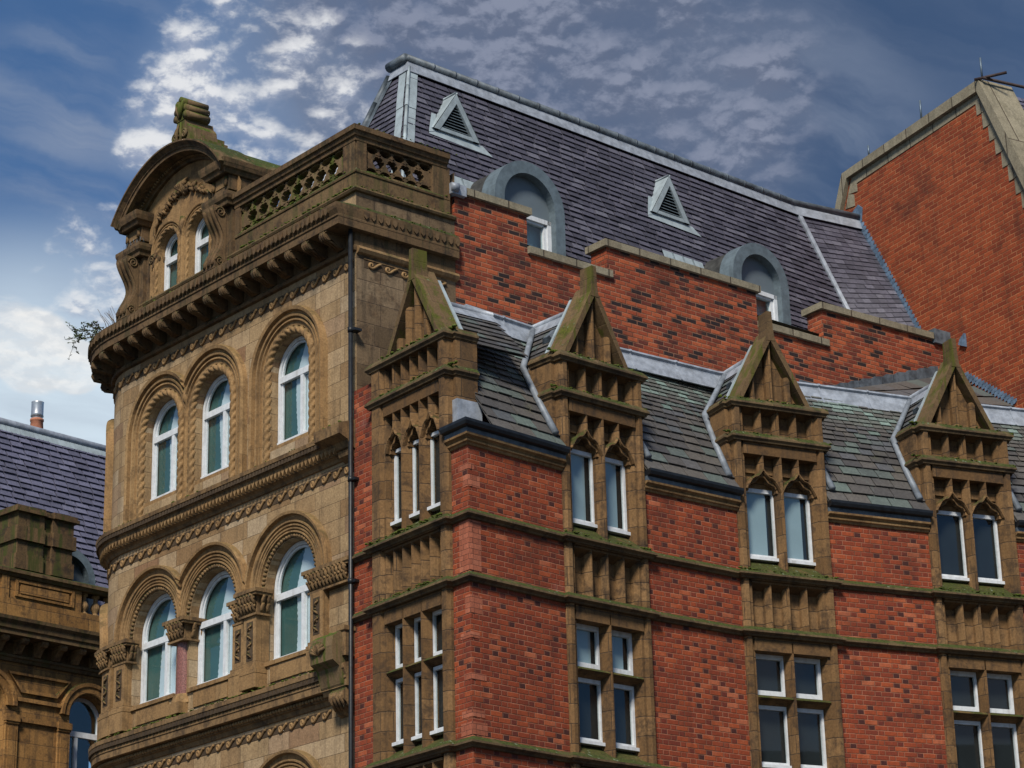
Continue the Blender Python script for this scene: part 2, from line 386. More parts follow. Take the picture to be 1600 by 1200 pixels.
plain('asphalt', (0.05, 0.05, 0.052), 0.9, 0.0, 0.3, 20.0, 0.5)
plain('paving', (0.14, 0.13, 0.12), 0.9, 0.0, 0.2, 9.0, 0.5)
plain('shrub_leaf', (0.05, 0.075, 0.03), 0.7, 0.0, 0.4, 10.0, 0.0)
plain('shrub_stem', (0.09, 0.065, 0.04), 0.8, 0.0, 0.3, 10.0, 0.0)
k = new_mat('window_glass')
gg = k.n('ShaderNodeNewGeometry')
cs = k.math('ABSOLUTE', k.vmath('DOT_PRODUCT', gg.outputs['Normal'], gg.outputs['Incoming']))
fr = k.math('ADD', 0.055, k.math('MULTIPLY', k.math('POWER', k.math('SUBTRACT', 1.0, cs), 4.0), 0.93))
gl = k.n('ShaderNodeBsdfGlossy', {'Color': (0.92, 0.96, 1.0, 1), 'Roughness': 0.02})
tr = k.n('ShaderNodeBsdfTransparent', {'Color': (0.90, 0.96, 0.96, 1)})
mx = k.n('ShaderNodeMixShader', {0: k.math('MULTIPLY', fr, 1.0, clamp=True), 1: tr.outputs[0], 2: gl.outputs[0]})
k.n('ShaderNodeOutputMaterial', {0: mx.outputs[0]})


# ---------------------------------------------------------------- mesh helpers
class Fr:
    """wall frame: s runs along the wall to the viewer's right, z up, d out of the wall"""
    def __init__(f, o, t, oz=0.0):
        l = hypot(*t)
        f.o, f.t, f.n, f.oz = o, (t[0] / l, t[1] / l), (t[1] / l, -t[0] / l), oz

    def P(f, s, z, d=0.0):
        return (f.o[0] + f.t[0] * s + f.n[0] * d, f.o[1] + f.t[1] * s + f.n[1] * d, z + f.oz)

    curved = False


XS, YC, Y0, RC = 0.15, 2.45, 8.17, 1.40


class Facade:
    """stone front: straight for y in 2.45..8.17 (s = -y), then a quarter round, then straight again"""
    curved = True

    def P(f, s, z, d=0.0):
        y = -s
        if y <= Y0:
            return (XS - d, y, z)
        a = (y - Y0) / RC
        if a <= pi / 2:
            return (XS + RC - (RC + d) * cos(a), Y0 + (RC + d) * sin(a), z)
        return (XS + RC + (y - Y0 - RC * pi / 2), Y0 + RC + d, z)


FA = Facade()


class MB:
    def __init__(m):
        m.v, m.f, m.sm, m.uv, m.cuts = [], [], [], {}, []

    def cut(m):
        """what is added from here on is a separate piece"""
        m.cuts.append((len(m.v), len(m.f)))

    def pieces(m):
        c = [(0, 0)] + m.cuts + [(len(m.v), len(m.f))]
        for (v0, f0), (v1, f1) in zip(c, c[1:]):
            if f1 > f0:
                q = MB()
                q.v = m.v[v0:v1]
                q.f = [tuple(j - v0 for j in f) for f in m.f[f0:f1]]
                q.sm = m.sm[f0:f1]
                q.uv = {i - f0: u for i, u in m.uv.items() if f0 <= i < f1}
                yield q

    def add(m, vs, fs, smooth=False, uvs=None):
        b = len(m.v)
        m.v += [tuple(v) for v in vs]
        for i, f in enumerate(fs):
            if uvs:
                m.uv[len(m.f)] = [uvs[j] for j in f]
            m.f.append(tuple(b + j for j in f))
            m.sm.append(smooth)

    def box(m, fr, s0, s1, z0, z1, d0, d1):
        n = 1
        if fr.curved and max(-s0, -s1) > Y0:
            n = max(1, int(abs(s1 - s0) / 0.12))
        vs, fs = [], []
        for i in range(n + 1):
            s = s0 + (s1 - s0) * i / n
            vs += [fr.P(s, z0, d0), fr.P(s, z0, d1), fr.P(s, z1, d1), fr.P(s, z1, d0)]
        for i in range(n):
            a, b = 4 * i, 4 * i + 4
            for j in range(4):
                q = (j + 1) % 4
                fs.append((a + j, a + q, b + q, b + j))
        fs += [(0, 3, 2, 1), (4 * n, 4 * n + 1, 4 * n + 2, 4 * n + 3)]
        m.add(vs, fs)

    def prism(m, fr, poly, d0, d1):
        """outline in (s, z) extruded along d"""
        n = len(poly)
        vs = [fr.P(s, z, d0) for s, z in poly] + [fr.P(s, z, d1) for s, z in poly]
        fs = [tuple(range(n)), tuple(range(2 * n - 1, n - 1, -1))]
        fs += [(i, (i + 1) % n, n + (i + 1) % n, n + i) for i in range(n)]
        m.add(vs, fs)

    def prism_s(m, fr, poly, s0, s1):
        """outline in (d, z) extruded along s"""
        n = len(poly)
        k = 1
        if fr.curved and max(-s0, -s1) > Y0:
            k = max(1, int(abs(s1 - s0) / 0.12))
        vs, fs = [], []
        for i in range(k + 1):
            s = s0 + (s1 - s0) * i / k
            vs += [fr.P(s, z, d) for d, z in poly]
        for j in range(k):
            fs += [(j * n + i, j * n + (i + 1) % n, (j + 1) * n + (i + 1) % n, (j + 1) * n + i) for i in range(n)]
        fs += [tuple(range(n)), tuple(range(k * n + n - 1, k * n - 1, -1))]
        m.add(vs, fs)

    def prism_z(m, fr, poly, z0, z1):
        """outline in (s, d) extruded upward"""
        n = len(poly)
        vs = [fr.P(s, z0, d) for s, d in poly] + [fr.P(s, z1, d) for s, d in poly]
        fs = [tuple(range(n)), tuple(range(2 * n - 1, n - 1, -1))]
        fs += [(i, (i + 1) % n, n + (i + 1) % n, n + i) for i in range(n)]
        m.add(vs, fs)

    def sweep_plan(m, pts, prof, offs=None, caps=True):
        """profile of (d, z) swept along a plan polyline; outward = right of travel; mitred corners"""
        n, p = len(pts), len(prof)
        if offs is None:
            offs = []
            for i in range(n):
                ds = []
                for a, b in ((i - 1, i), (i, i + 1)):
                    if a >= 0 and b < n:
                        dx, dy = pts[b][0] - pts[a][0], pts[b][1] - pts[a][1]
                        l = hypot(dx, dy) or 1
                        ds.append((dy / l, -dx / l))
                if len(ds) == 1:
                    offs.append(ds[0])
                else:
                    mx, my = ds[0][0] + ds[1][0], ds[0][1] + ds[1][1]
                    q = (mx * ds[0][0] + my * ds[0][1]) or 1
                    offs.append((mx / q, my / q))
        vs, fs, uvs, u = [], [], [], 0.0
        lens = [0.0]
        for i in range(p - 1):
            lens.append(lens[-1] + hypot(prof[i + 1][0] - prof[i][0], prof[i + 1][1] - prof[i][1]))
        for i in range(n):
            if i:
                u += hypot(pts[i][0] - pts[i - 1][0], pts[i][1] - pts[i - 1][1])
            for (d, z), l in zip(prof, lens):
                vs.append((pts[i][0] + offs[i][0] * d, pts[i][1] + offs[i][1] * d, z))
                uvs.append((u, z))
        for i in range(n - 1):
            for j in range(p - 1):
                fs.append((i * p + j, i * p + j + 1, (i + 1) * p + j + 1, (i + 1) * p + j))
        m.add(vs, fs, uvs=uvs)
        if caps:
            m.add([vs[j] for j in range(p)], [tuple(range(p))])
            m.add([vs[(n - 1) * p + j] for j in range(p)], [tuple(range(p))])

    def sweep_arch(m, fr, path, prof, smooth=False):
        """path of (s, z) with unit normals (ns, nz); profile of (r, d): r along the normal"""
        n, p = len(path), len(prof)
        vs, fs = [], []
        for (s, z, ns, nz) in path:
            vs += [fr.P(s + ns * r, z + nz * r, d) for r, d in prof]
        for i in range(n - 1):
            for j in range(p - 1):
                fs.append((i * p + j, (i + 1) * p + j, (i + 1) * p + j + 1, i * p + j + 1))
        fs += [tuple(range(p)), tuple(range((n - 1) * p + p - 1, (n - 1) * p - 1, -1))]
        m.add(vs, fs, smooth)

    def tube(m, pts, r, n=6, rfun=None, closed_ends=True, smooth=True):
        vs, fs = [], []
        pts = [Vector(p) for p in pts]
        k = len(pts)
        up = None
        for i, p in enumerate(pts):
            t = (pts[min(i + 1, k - 1)] - pts[max(i - 1, 0)])
            t = t.normalized() if t.length > 1e-9 else Vector((0, 0, 1))
            if up is None:
                a = Vector((0, 0, 1)) if abs(t.z) < 0.9 else Vector((1, 0, 0))
                up = (a - t * a.dot(t)).normalized()
            else:
                up = (up - t * up.dot(t))
                up = up.normalized() if up.length > 1e-6 else Vector((1, 0, 0))
            b = t.cross(up)
            for j in range(n):
                a = 2 * pi * j / n
                rr = rfun(i, a) if rfun else (r[i] if isinstance(r, (list, tuple)) else r)
                vs.append(p + up * (rr * cos(a)) + b * (rr * sin(a)))
        for i in range(k - 1):
            for j in range(n):
                fs.append((i * n + j, i * n + (j + 1) % n, (i + 1) * n + (j + 1) % n, (i + 1) * n + j))
        if closed_ends:
            fs += [tuple(range(n)), tuple(range(k * n - 1, (k - 1) * n - 1, -1))]
        m.add(vs, fs, smooth)

    def blob(m, c, r, n=7, k=5):
        """small ellipsoid; r may be a triple"""
        if not isinstance(r, (tuple, list)):
            r = (r, r, r)
        vs, fs = [(c[0], c[1], c[2] - r[2])], []
        for i in range(1, k):
            a = -pi / 2 + pi * i / k
            for j in range(n):
                b = 2 * pi * j / n
                vs.append((c[0] + r[0] * cos(a) * cos(b), c[1] + r[1] * cos(a) * sin(b), c[2] + r[2] * sin(a)))
        vs.append((c[0], c[1], c[2] + r[2]))
        for j in range(n):
            fs.append((0, 1 + (j + 1) % n, 1 + j))
        for i in range(k - 2):
            for j in range(n):
                a, b = 1 + i * n + j, 1 + i * n + (j + 1) % n
                fs.append((a, b, b + n, a + n))
        t = len(vs) - 1
        for j in range(n):
            fs.append((t, 1 + (k - 2) * n + j, 1 + (k - 2) * n + (j + 1) % n))
        m.add(vs, fs, True)

    def lathe(m, c, prof, n=14):
        """profile of (r, z) turned about the vertical through c"""
        vs, fs = [], []
        p = len(prof)
        for j in range(n):
            a = 2 * pi * j / n
            vs += [(c[0] + r * cos(a), c[1] + r * sin(a), c[2] + z) for r, z in prof]
        for j in range(n):
            for i in range(p - 1):
                q = (j + 1) % n
                fs.append((j * p + i, q * p + i, q * p + i + 1, j * p + i + 1))
        m.add(vs, fs, True)
        m.add([(c[0] + prof[-1][0] * cos(2 * pi * j / n), c[1] + prof[-1][0] * sin(2 * pi * j / n), c[2] + prof[-1][1]) for j in range(n)], [tuple(range(n))])

    def mesh(m, name, mat, recalc=True):
        me = bpy.data.meshes.new(name)
        me.from_pydata(m.v, [], m.f)
        me.update()
        if recalc:
            bm = bmesh.new()
            bm.from_mesh(me)
            bmesh.ops.recalc_face_normals(bm, faces=bm.faces)
            bm.to_mesh(me)
            bm.free()
        uvl = me.uv_layers.new(name='UVMap')
        data = uvl.data
        for pl in me.polygons:
            pl.use_smooth = m.sm[pl.index]
            if pl.index in m.uv:
                src = dict(zip(m.f[pl.index], m.uv[pl.index]))
                for li in pl.loop_indices:
                    data[li].uv = src[me.loops[li].vertex_index]
                continue
            n = pl.normal
            if abs(n.z) > 0.92:
                for li in pl.loop_indices:
                    co = me.vertices[me.loops[li].vertex_index].co
                    data[li].uv = (co.x + co.y * 0.31, co.y)
            else:
                l = hypot(n.x, n.y)
                tx, ty = -n.y / l, n.x / l
                for li in pl.loop_indices:
                    co = me.vertices[me.loops[li].vertex_index].co
                    data[li].uv = (co.x * tx + co.y * ty, co.z / max(l, 0.35))
        me.materials.append(MAT[mat])
        return me


def thing(name, label, cat, loc=(0, 0, 0), group=None):
    o = bpy.data.objects.new(name, None)
    o.empty_display_size = 0.5
    COL.objects.link(o)
    o.location = loc
    o['label'], o['category'] = label, cat
    if group:
        o['group'] = group
    return o


def link(name, me, parent, label=None):
    o = bpy.data.objects.new(name, me)
    COL.objects.link(o)
    if parent is not None:
        o.parent = parent
    if label:
        o['label'] = label
    return o


def part(name, mb, mat, parent, label=None, recalc=True):
    o = None
    for q in mb.pieces():
        o = link(name, q.mesh(name, mat, recalc), parent, label)
    return o


def arch_path(c, R, zs, z0l=None, z0r=None, n=24, a0=pi, a1=0.0):
    """(s, z, ns, nz): optional left leg from z0l, half round of radius R sprung at zs, right leg to z0r"""
    out = []
    if z0l is not None:
        k = max(2, int((zs - z0l) / 0.12))
        out += [(c - R, z0l + (zs - z0l) * i / k, -1.0, 0.0) for i in range(k)]
    for i in range(n + 1):
        a = a0 + (a1 - a0) * i / n
        out.append((c + R * cos(a), zs + R * sin(a), cos(a), sin(a)))
    if z0r is not None:
        k = max(2, int((zs - z0r) / 0.12))
        out += [(c + R, zs + (z0r - zs) * i / k, 1.0, 0.0) for i in range(1, k + 1)]
    return out


def clip(poly, inside, cross):
    out = []
    for i in range(len(poly)):
        a, b = poly[i - 1], poly[i]
        ia, ib = inside(a), inside(b)
        if ia != ib:
            out.append(cross(a, b))
        if ib:
            out.append(b)
    return out


def clip_convex(poly, region):
    """Sutherland-Hodgman against a counter-clockwise convex region"""
    for i in range(len(region)):
        if len(poly) < 3:
            return []
        p, q = region[i], region[(i + 1) % len(region)]
        ex, ey = q[0] - p[0], q[1] - p[1]

        def sd(a):
            return ex * (a[1] - p[1]) - ey * (a[0] - p[0])

        def cr(a, b):
            da, db = sd(a), sd(b)
            t = da / (da - db)
            return (a[0] + (b[0] - a[0]) * t, a[1] + (b[1] - a[1]) * t)
        poly = clip(poly, lambda a: sd(a) >= 0, cr)
    return poly


def slates(mb, P, region, rows, wfun, th=0.012, seed=1, overlap=0.03, gap=0.004):
    """P(u, v, w) -> point; region: convex ccw polygon in (u, v); rows: list of v edges from the bottom up"""
    rnd = random.Random(seed)
    u0, u1 = min(p[0] for p in region), max(p[0] for p in region)
    for r in range(len(rows) - 1):
        va, vb = rows[r], rows[r + 1]
        w = wfun(r)
        u = u0 - w * (0.5 if r % 2 else 0.0) - rnd.random() * 0.03
        while u < u1:
            ww = w * rnd.uniform(0.90, 1.10)
            dv = rnd.uniform(-0.006, 0.006)
            q = [(u + gap, va + dv), (u + ww - gap, va + dv + rnd.uniform(-0.004, 0.004)), (u + ww - gap, vb + overlap), (u + gap, vb + overlap)]
            u += ww
            q = clip_convex(q, region)
            if len(q) < 3:
                continue
            L = vb - va + overlap
            lift = th * rnd.uniform(1.7, 2.4)

            def h(v):
                return lift * (1 - (v - va) / L) + 0.003
            n = len(q)
            vs = [P(a, b, h(b)) for a, b in q] + [P(a, b, h(b) - th) for a, b in q]
            fs = [tuple(range(n))] + [(i, n + i, n + (i + 1) % n, (i + 1) % n) for i in range(n)]
            mb.add(vs, fs)
    mb.add([P(a, b, -0.012) for a, b in region], [tuple(range(len(region)))])


def even_rows(v0, v1, step):
    n = max(1, int(round((v1 - v0) / step)))
    return [v0 + (v1 - v0) * i / n for i in range(n + 1)]


# ================================================================ STONE CORNER BUILDING
SB = thing('stone_building', 'buff sandstone corner building with arched windows, pierced balustrade and steep purple slate mansard', 'building', (3, 6, 0))
SB.matrix_world.translation = (0, 0, 0)
SB.location = (0, 0, 0)

S_END = -(Y0 + RC * pi / 2 + 4.0)
CURVE_SS = [-(Y0 + RC * pi / 2 * i / 12) for i in range(13)]
FAC_PLAN = [FA.P(S_END, 0)[:2]] + [FA.P(s, 0)[:2] for s in reversed(CURVE_SS)] + [(XS, YC)]


def face_sub(s0, s1):
    n = 1
    if max(-s0, -s1) > Y0:
        n = max(1, int((s1 - s0) / 0.14))
    return [s0 + (s1 - s0) * i / n for i in range(n + 1)]


def wall_strip(mb, z0, z1, ops, s0=S_END, s1=-YC, depth=0.30):
    """front skin between z0 and z1 with arched openings (c, half width, sill, spring), plus their reveals"""
    def quad(a, b, za, zb):
        ss = face_sub(a, b)
        for i in range(len(ss) - 1):
            vs = [FA.P(ss[i], za), FA.P(ss[i + 1], za), FA.P(ss[i + 1], zb), FA.P(ss[i], zb)]
            mb.add(vs, [(0, 1, 2, 3)], uvs=[(ss[i], za), (ss[i + 1], za), (ss[i + 1], zb), (ss[i], zb)])
    cur = s0
    for (c, hw, zs, zsp) in ops:
        quad(cur, c - hw, z0, z1)
        cur = c + hw
        quad(c - hw, c + hw, z0, zs)
        arc = [(c - hw * cos(pi * i / 20), zsp + hw * sin(pi * i / 20)) for i in range(21)]
        for i in range(20):
            a, b = arc[i], arc[i + 1]
            mb.add([FA.P(a[0], a[1]), FA.P(b[0], b[1]), FA.P(b[0], z1), FA.P(a[0], z1)], [(0, 1, 2, 3)],
                   uvs=[a, b, (b[0], z1), (a[0], z1)])
        loop = [(c - hw, zs)] + arc + [(c + hw, zs)]
        n = len(loop)
        vs = [FA.P(s, z, 0) for s, z in loop] + [FA.P(s, z, -depth) for s, z in loop]
        mb.add(vs, [(i, (i + 1) % n, n + (i + 1) % n, n + i) for i in range(n)])
    quad(cur, s1, z0, z1)


L2 = [(-7.17, 0.475, 11.90, 12.98), (-5.835, 0.475, 11.90, 12.98), (-3.945, 0.475, 11.90, 12.98)]
L1 = [(-7.24, 0.575, 8.95, 9.98), (-5.76, 0.575, 8.95, 9.98), (-3.92, 0.575, 8.95, 9.98)]
L0 = [(-7.24, 0.575, 5.2, 6.80), (-5.76, 0.575, 5.2, 6.80), (-3.92, 0.575, 5.2, 6.80)]
s_cv = -(Y0 + RC * pi / 4 * 1.30)
L2c = [(s_cv, 0.475, 11.90, 12.98)] + L2
L1c = [(s_cv, 0.575, 8.95, 9.98)] + L1
L0c = [(s_cv, 0.575, 5.2, 6.80)] + L0

mb = MB()
wall_strip(mb, 0.0, 8.18, L0c)
wall_strip(mb, 8.18, 11.35, L1c)
wall_strip(mb, 11.35, 15.10, L2c)
part('facade_wall', mb, 'ashlar_stone', SB, recalc=False)

mb = MB()
mb.add([(XS, YC, 0), (1.85, YC, 0), (1.85, YC, 15.1), (XS, YC, 15.1)], [(0, 1, 2, 3)])
mb.add([(1.85, YC, 9), (1.85, YC + 0.4, 9), (1.85, YC + 0.4, 15.8), (1.85, YC, 15.8)], [(0, 1, 2, 3)])
part('return_wall', mb, 'dirty_ashlar', SB, recalc=False)
mb = MB()
mb.add([(XS, YC, 15.04), (12.2, YC, 15.04), (12.2, 9.5, 15.04), (XS + RC, Y0 + RC, 15.04), (XS + .4, Y0 + 1, 15.04), (XS, Y0, 15.04)], [(0, 1, 2, 3, 4, 5)])
part('flat_roof', mb, 'sooty_lead', SB, recalc=False)

# -------- cornices
C1 = [(0, 14.19), (.05, 14.20), (.065, 14.235), (.05, 14.265), (.03, 14.28), (.03, 14.46), (.375, 14.465), (.375, 14.565), (.392, 14.575), (.392, 14.60), (.37, 14.61), (.41, 14.68), (.42, 14.72), (.42, 14.765), (.10, 14.84), (0.0, 14.86)]
C2 = [(0, 11.32), (.025, 11.33), (.04, 11.37), (.07, 11.395), (.09, 11.40), (.09, 11.485), (.145, 11.49), (.145, 11.53), (.165, 11.545), (.175, 11.60), (.205, 11.61), (.21, 11.665), (.03, 11.72), (0, 11.725)]
C3 = [(0, 8.15), (.02, 8.16), (.04, 8.215), (.07, 8.225), (.07, 8.30), (.165, 8.305), (.165, 8.39), (.178, 8.40), (.178, 8.43), (.165, 8.44), (.20, 8.51), (.21, 8.52), (.21, 8.58), (.03, 8.64), (0, 8.645)]
BL = [(0, 15.055), (.045, 15.06), (.06, 15.09), (.045, 15.12), (0, 15.135)]


def plan_offs(plan, last):
    n = len(plan)
    m_ = []
    for i in range(n):
        if i == n - 1:
            m_.append(last)
            continue
        ds = []
        for a, b in ((i - 1, i), (i, i + 1)):
            if a >= 0 and b < n:
                dx, dy = plan[b][0] - plan[a][0], plan[b][1] - plan[a][1]
                l = hypot(dx, dy)
                ds.append((dy / l, -dx / l))
        if len(ds) == 1:
            m_.append(ds[0])
        else:
            mx_, my_ = ds[0][0] + ds[1][0], ds[0][1] + ds[1][1]
            q = mx_ * ds[0][0] + my_ * ds[0][1]
            m_.append((mx_ / q, my_ / q))
    return m_


plan_ret = FAC_PLAN + [(1.83, YC)]
o1 = plan_offs(FAC_PLAN, (-1.0, -0.28)) + [(0.0, -0.28)]
mb = MB()
mb.sweep_plan(plan_ret, C1, o1)
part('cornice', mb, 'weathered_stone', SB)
mb = MB()
mb.sweep_plan(FAC_PLAN, C2)
mb.prism_s(FA, [(0, 11.40), (.12, 11.44), (.16, 11.52), (.30, 11.58), (.31, 11.72), (0, 11.82)], -2.98, -2.42)
mb.prism_s(FA, [(0, 11.28), (.10, 11.34), (.12, 11.40), (0, 11.42)], -2.70, -2.44)
part('cornice', mb, 'carved_stone', SB)
mb = MB()
mb.sweep_plan(FAC_PLAN, C3)
part('cornice', mb, 'carved_stone', SB)
mb = MB()
mb.sweep_plan(FAC_PLAN + [(1.83, YC)], BL, plan_offs(FAC_PLAN, (-1.0, -1.0)) + [(0, -1.0)])
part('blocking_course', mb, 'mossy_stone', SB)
mb = MB()
mb.sweep_plan([(XS, YC), (1.86, YC)], [(0, 14.15), (.05, 14.17), (.075, 14.215), (.05, 14.26), (0, 14.27)])
mb.sweep_plan([(XS + .12, YC), (1.66, YC)], [(0, 14.10), (.012, 14.10), (.012, 14.115), (0, 14.115)])
part('string_course', mb, 'carved_stone', SB)

# egg lobes on the top cornice, saw teeth and bead rows
rnd = random.Random(4)


def along(s0, s1, step):
    n = int((s1 - s0) / step)
    return [s0 + (i + 0.5) * (s1 - s0) / n for i in range(n)]


mb = MB()
for s in along(-10.3, -2.50, 0.105):
    mb.prism(FA, [(s - .042, 14.735), (s + .042, 14.735), (s + .034, 14.66), (s, 14.625), (s - .034, 14.66)], .30, .428)
FRET = Fr((XS, YC), (1, 0))
mb.cut()
for i in range(14):
    s = .08 + i * .12
    mb.prism(FRET, [(s - .042, 14.735), (s + .042, 14.735), (s + .034, 14.66), (s, 14.625), (s - .034, 14.66)], .08, .128)
part('egg_ornament', mb, 'weathered_stone', SB)
mb = MB()
for s in along(-10.3, -2.72, 0.088):
    mb.prism(FA, [(s - .040, 11.487), (s + .040, 11.487), (s, 11.405)], .085, .145)
part('sawtooth_band', mb, 'moulding_stone', SB)
mb = MB()
for s in along(-10.3, -2.75, 0.075):
    mb.prism(FA, [(s - .030, 11.545), (s + .030, 11.545), (s + .026, 11.60), (s - .026, 11.60)], .15, .198)
part('leaf_ornament', mb, 'soot_stone', SB)
mb = MB()
for s in along(-9.6, -2.72, 0.066):
    p = FA.P(s, 8.262, .085)
    mb.blob(p, .027, 7, 5)
part('bead_moulding', mb, 'moulding_stone', SB)
mb = MB()
for s in along(-9.6, -2.9, 0.085):
    mb.prism(FA, [(s - .034, 8.45), (s + .034, 8.45), (s + .028, 8.505), (s - .028, 8.505)], .15, .205)
part('leaf_ornament', mb, 'soot_stone', SB)

# brackets under the top cornice
def bracket_mesh():
    m = MB()
    f = Fr((0, 0), (1, 0))
    prof = [(0, 14.462), (.345, 14.462), (.345, 14.43), (.365, 14.405), (.36, 14.37), (.33, 14.345), (.28, 14.345), (.255, 14.365), (.20, 14.33), (.14, 14.28), (.07, 14.265), (0, 14.285)]
    m.prism_s(f, prof, -.068, .068)
    m.prism_s(f, [(.365, 14.455), (.375, 14.455), (.375, 14.41), (.365, 14.40)], -.05, .05)
    for x in (-.045, 0, .045):
        m.tube([(x, -.362, 14.44), (x, -.372, 14.40), (x, -.35, 14.355), (x, -.29, 14.34), (x, -.22, 14.325), (x, -.12, 14.27)], .016, 5)
    m.box(f, -.085, .085, 14.44, 14.463, 0, .36)
    return m.mesh('bracket', 'weathered_stone')


bm_ = bracket_mesh()
for i in range(21):
    s = -2.72 - 0.402 * i
    p0, p1 = Vector(FA.P(s, 0, 0)), Vector(FA.P(s, 0, 1))
    o = link('bracket', bm_, SB)
    d = p1 - p0
    o.location = p0
    o.rotation_euler = (0, 0, math.atan2(d.y, d.x) + pi / 2)

# running scroll friezes
def scroll_unit():
    pts = []
    for i in range(15):
        t = i / 14
        a = -pi / 2 - 1.75 * pi * (1 - t)
        r = 0.10 + 0.25 * t
        pts.append((0.40 + r * 0.42 * cos(a), 0.47 + r * 1.22 * sin(a)))
    for i in range(1, 8):
        t = i / 7
        pts.append((0.40 + (0.98 - 0.40) * t, 0.04 + 0.90 * (3 * t * t - 2 * t ** 3)))
    return pts


SU = scroll_unit()


def frieze(fr, s0, s1, z0, z1, n, mirror=False):
    bk = MB()
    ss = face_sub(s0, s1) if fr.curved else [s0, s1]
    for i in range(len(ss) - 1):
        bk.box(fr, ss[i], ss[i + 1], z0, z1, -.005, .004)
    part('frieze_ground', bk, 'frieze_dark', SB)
    m = MB()
    L = (s1 - s0) / n
    h = z1 - z0
    for i in range(n):
        pts = []
        for (u, v) in SU:
            uu = (1 - u) if mirror else u
            pts.append(fr.P(s0 + (i + uu) * L, z0 + h * (0.06 + 0.88 * v), .012))
        m.tube(pts, .019, 6)
    part('scroll_frieze', m, 'moulding_stone', SB)


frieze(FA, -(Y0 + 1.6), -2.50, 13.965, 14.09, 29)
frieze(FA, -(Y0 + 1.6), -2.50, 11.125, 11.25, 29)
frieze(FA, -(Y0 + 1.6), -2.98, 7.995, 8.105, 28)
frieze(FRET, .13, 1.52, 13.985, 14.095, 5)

# -------- arched windows of the front
def arch_window(c, hw, zs, zsp, ztr, d, fr=FA, cw=0.55, seed=0, room='teal_reflection', split=True):
    """white frame (the part), with panes, and sheets coloured as their reflections behind, as sub-parts"""
    m = MB()
    hw -= 0.008
    t = 0.048
    path = arch_path(c, hw, zsp, zs, zs, 26)
    m.sweep_arch(fr, path, [(0, d), (0, d + .05), (-t, d + .05), (-t, d), (0, d)])
    path2 = arch_path(c, hw - t - .006, zsp, zs + .02, zs + .02, 26)
    m.sweep_arch(fr, path2, [(0, d), (0, d + .03), (-.03, d + .03), (-.03, d), (0, d)])
    m.box(fr, c - hw, c + hw, zs, zs + .07, d, d + .065)
    m.box(fr, c - hw + t, c + hw - t, ztr - .045, ztr + .045, d, d + .056)
    if split:
        m.box(fr, c + .06, c + .125, zs + .07, ztr - .045, d, d + .052)
        m.box(fr, c + .035, c + .15, zs + .075, zs + .105, d, d + .034)
    w = part('window', m, 'white_frame', SB)
    g = MB()
    pts = [(c - hw, zs)] + [(p[0], p[1]) for p in arch_path(c, hw, zsp, None, None, 26)] + [(c + hw, zs)]
    g.add([fr.P(s_, z_, d + .015) for s_, z_ in pts], [tuple(range(len(pts)))])
    part('glass', g, 'window_glass', w)
    b = MB()
    b.prism(fr, pts, d - .035, d - .03)
    part('pane_backing', b, room, w)  # full sheet coloured as the dark teal reflection in the pane
    if cw:
        r = random.Random(seed)
        q = MB()
        top = zsp + hw - .02
        n = 40
        L_ = []
        for i in range(n + 1):
            z = zs + (top - zs) * i / n
            e = c + hw * (2 * (1 - cw) - 1) + .010 * abs(sin(z * pi / .085)) * 1.6 + .03 * sin(z * 3.1 + seed)
            if z > zsp - .05:
                e += (z - zsp + .05) * .42
            lim = c + (hw if z < zsp else sqrt(max(0.0, hw * hw - (z - zsp) ** 2)))
            L_.append((z, min(e, lim - .01), lim))
        vs, fs = [], []
        for z, e, lim in L_:
            vs += [fr.P(e, z, d - .018), fr.P((e + lim) / 2, z, d - .010), fr.P(lim, z, d - .018)]
        for i in range(n):
            fs += [(3 * i, 3 * i + 1, 3 * i + 4, 3 * i + 3), (3 * i + 1, 3 * i + 2, 3 * i + 5, 3 * i + 4)]
        q.add(vs, fs)
        part('pale_reflection', q, 'pale_reflection', w, recalc=False)  # scalloped sheet shaped and coloured as the bright reflection
    return w


for i, (c, hw, zs, zsp) in enumerate(L2c):
    arch_window(c, hw, zs + .07, zsp, 12.93, -.17, cw=.62, seed=i)
for i, (c, hw, zs, zsp) in enumerate(L1c):
    arch_window(c, hw, zs + .04, zsp, 9.88, -.19, cw=.64, seed=i + 7)
for i, (c, hw, zs, zsp) in enumerate(L0c):
    arch_window(c, hw, zs + .04, zsp, 6.6, -.22, cw=0, seed=i + 12)


def rope(fr, path, r, d):
    """cable moulding: a two-strand twist"""
    pts, ln = [], [0.0]
    P3 = [Vector(fr.P(p[0], p[1], d)) for p in path]
    # resample
    out, acc, step = [P3[0]], 0.0, .018
    for a, b in zip(P3, P3[1:]):
        L = (b - a).length
        t = step - acc
        while t <= L:
            out.append(a + (b - a) * (t / L))
            t += step
        acc = (acc + L) % step
    m = MB()
    m.tube(out, r, 16, rfun=lambda i, a: r * (0.58 + 0.52 * abs(cos((3 * a - i * step * 2 * pi / 0.125) / 2)) ** .7))
    return m


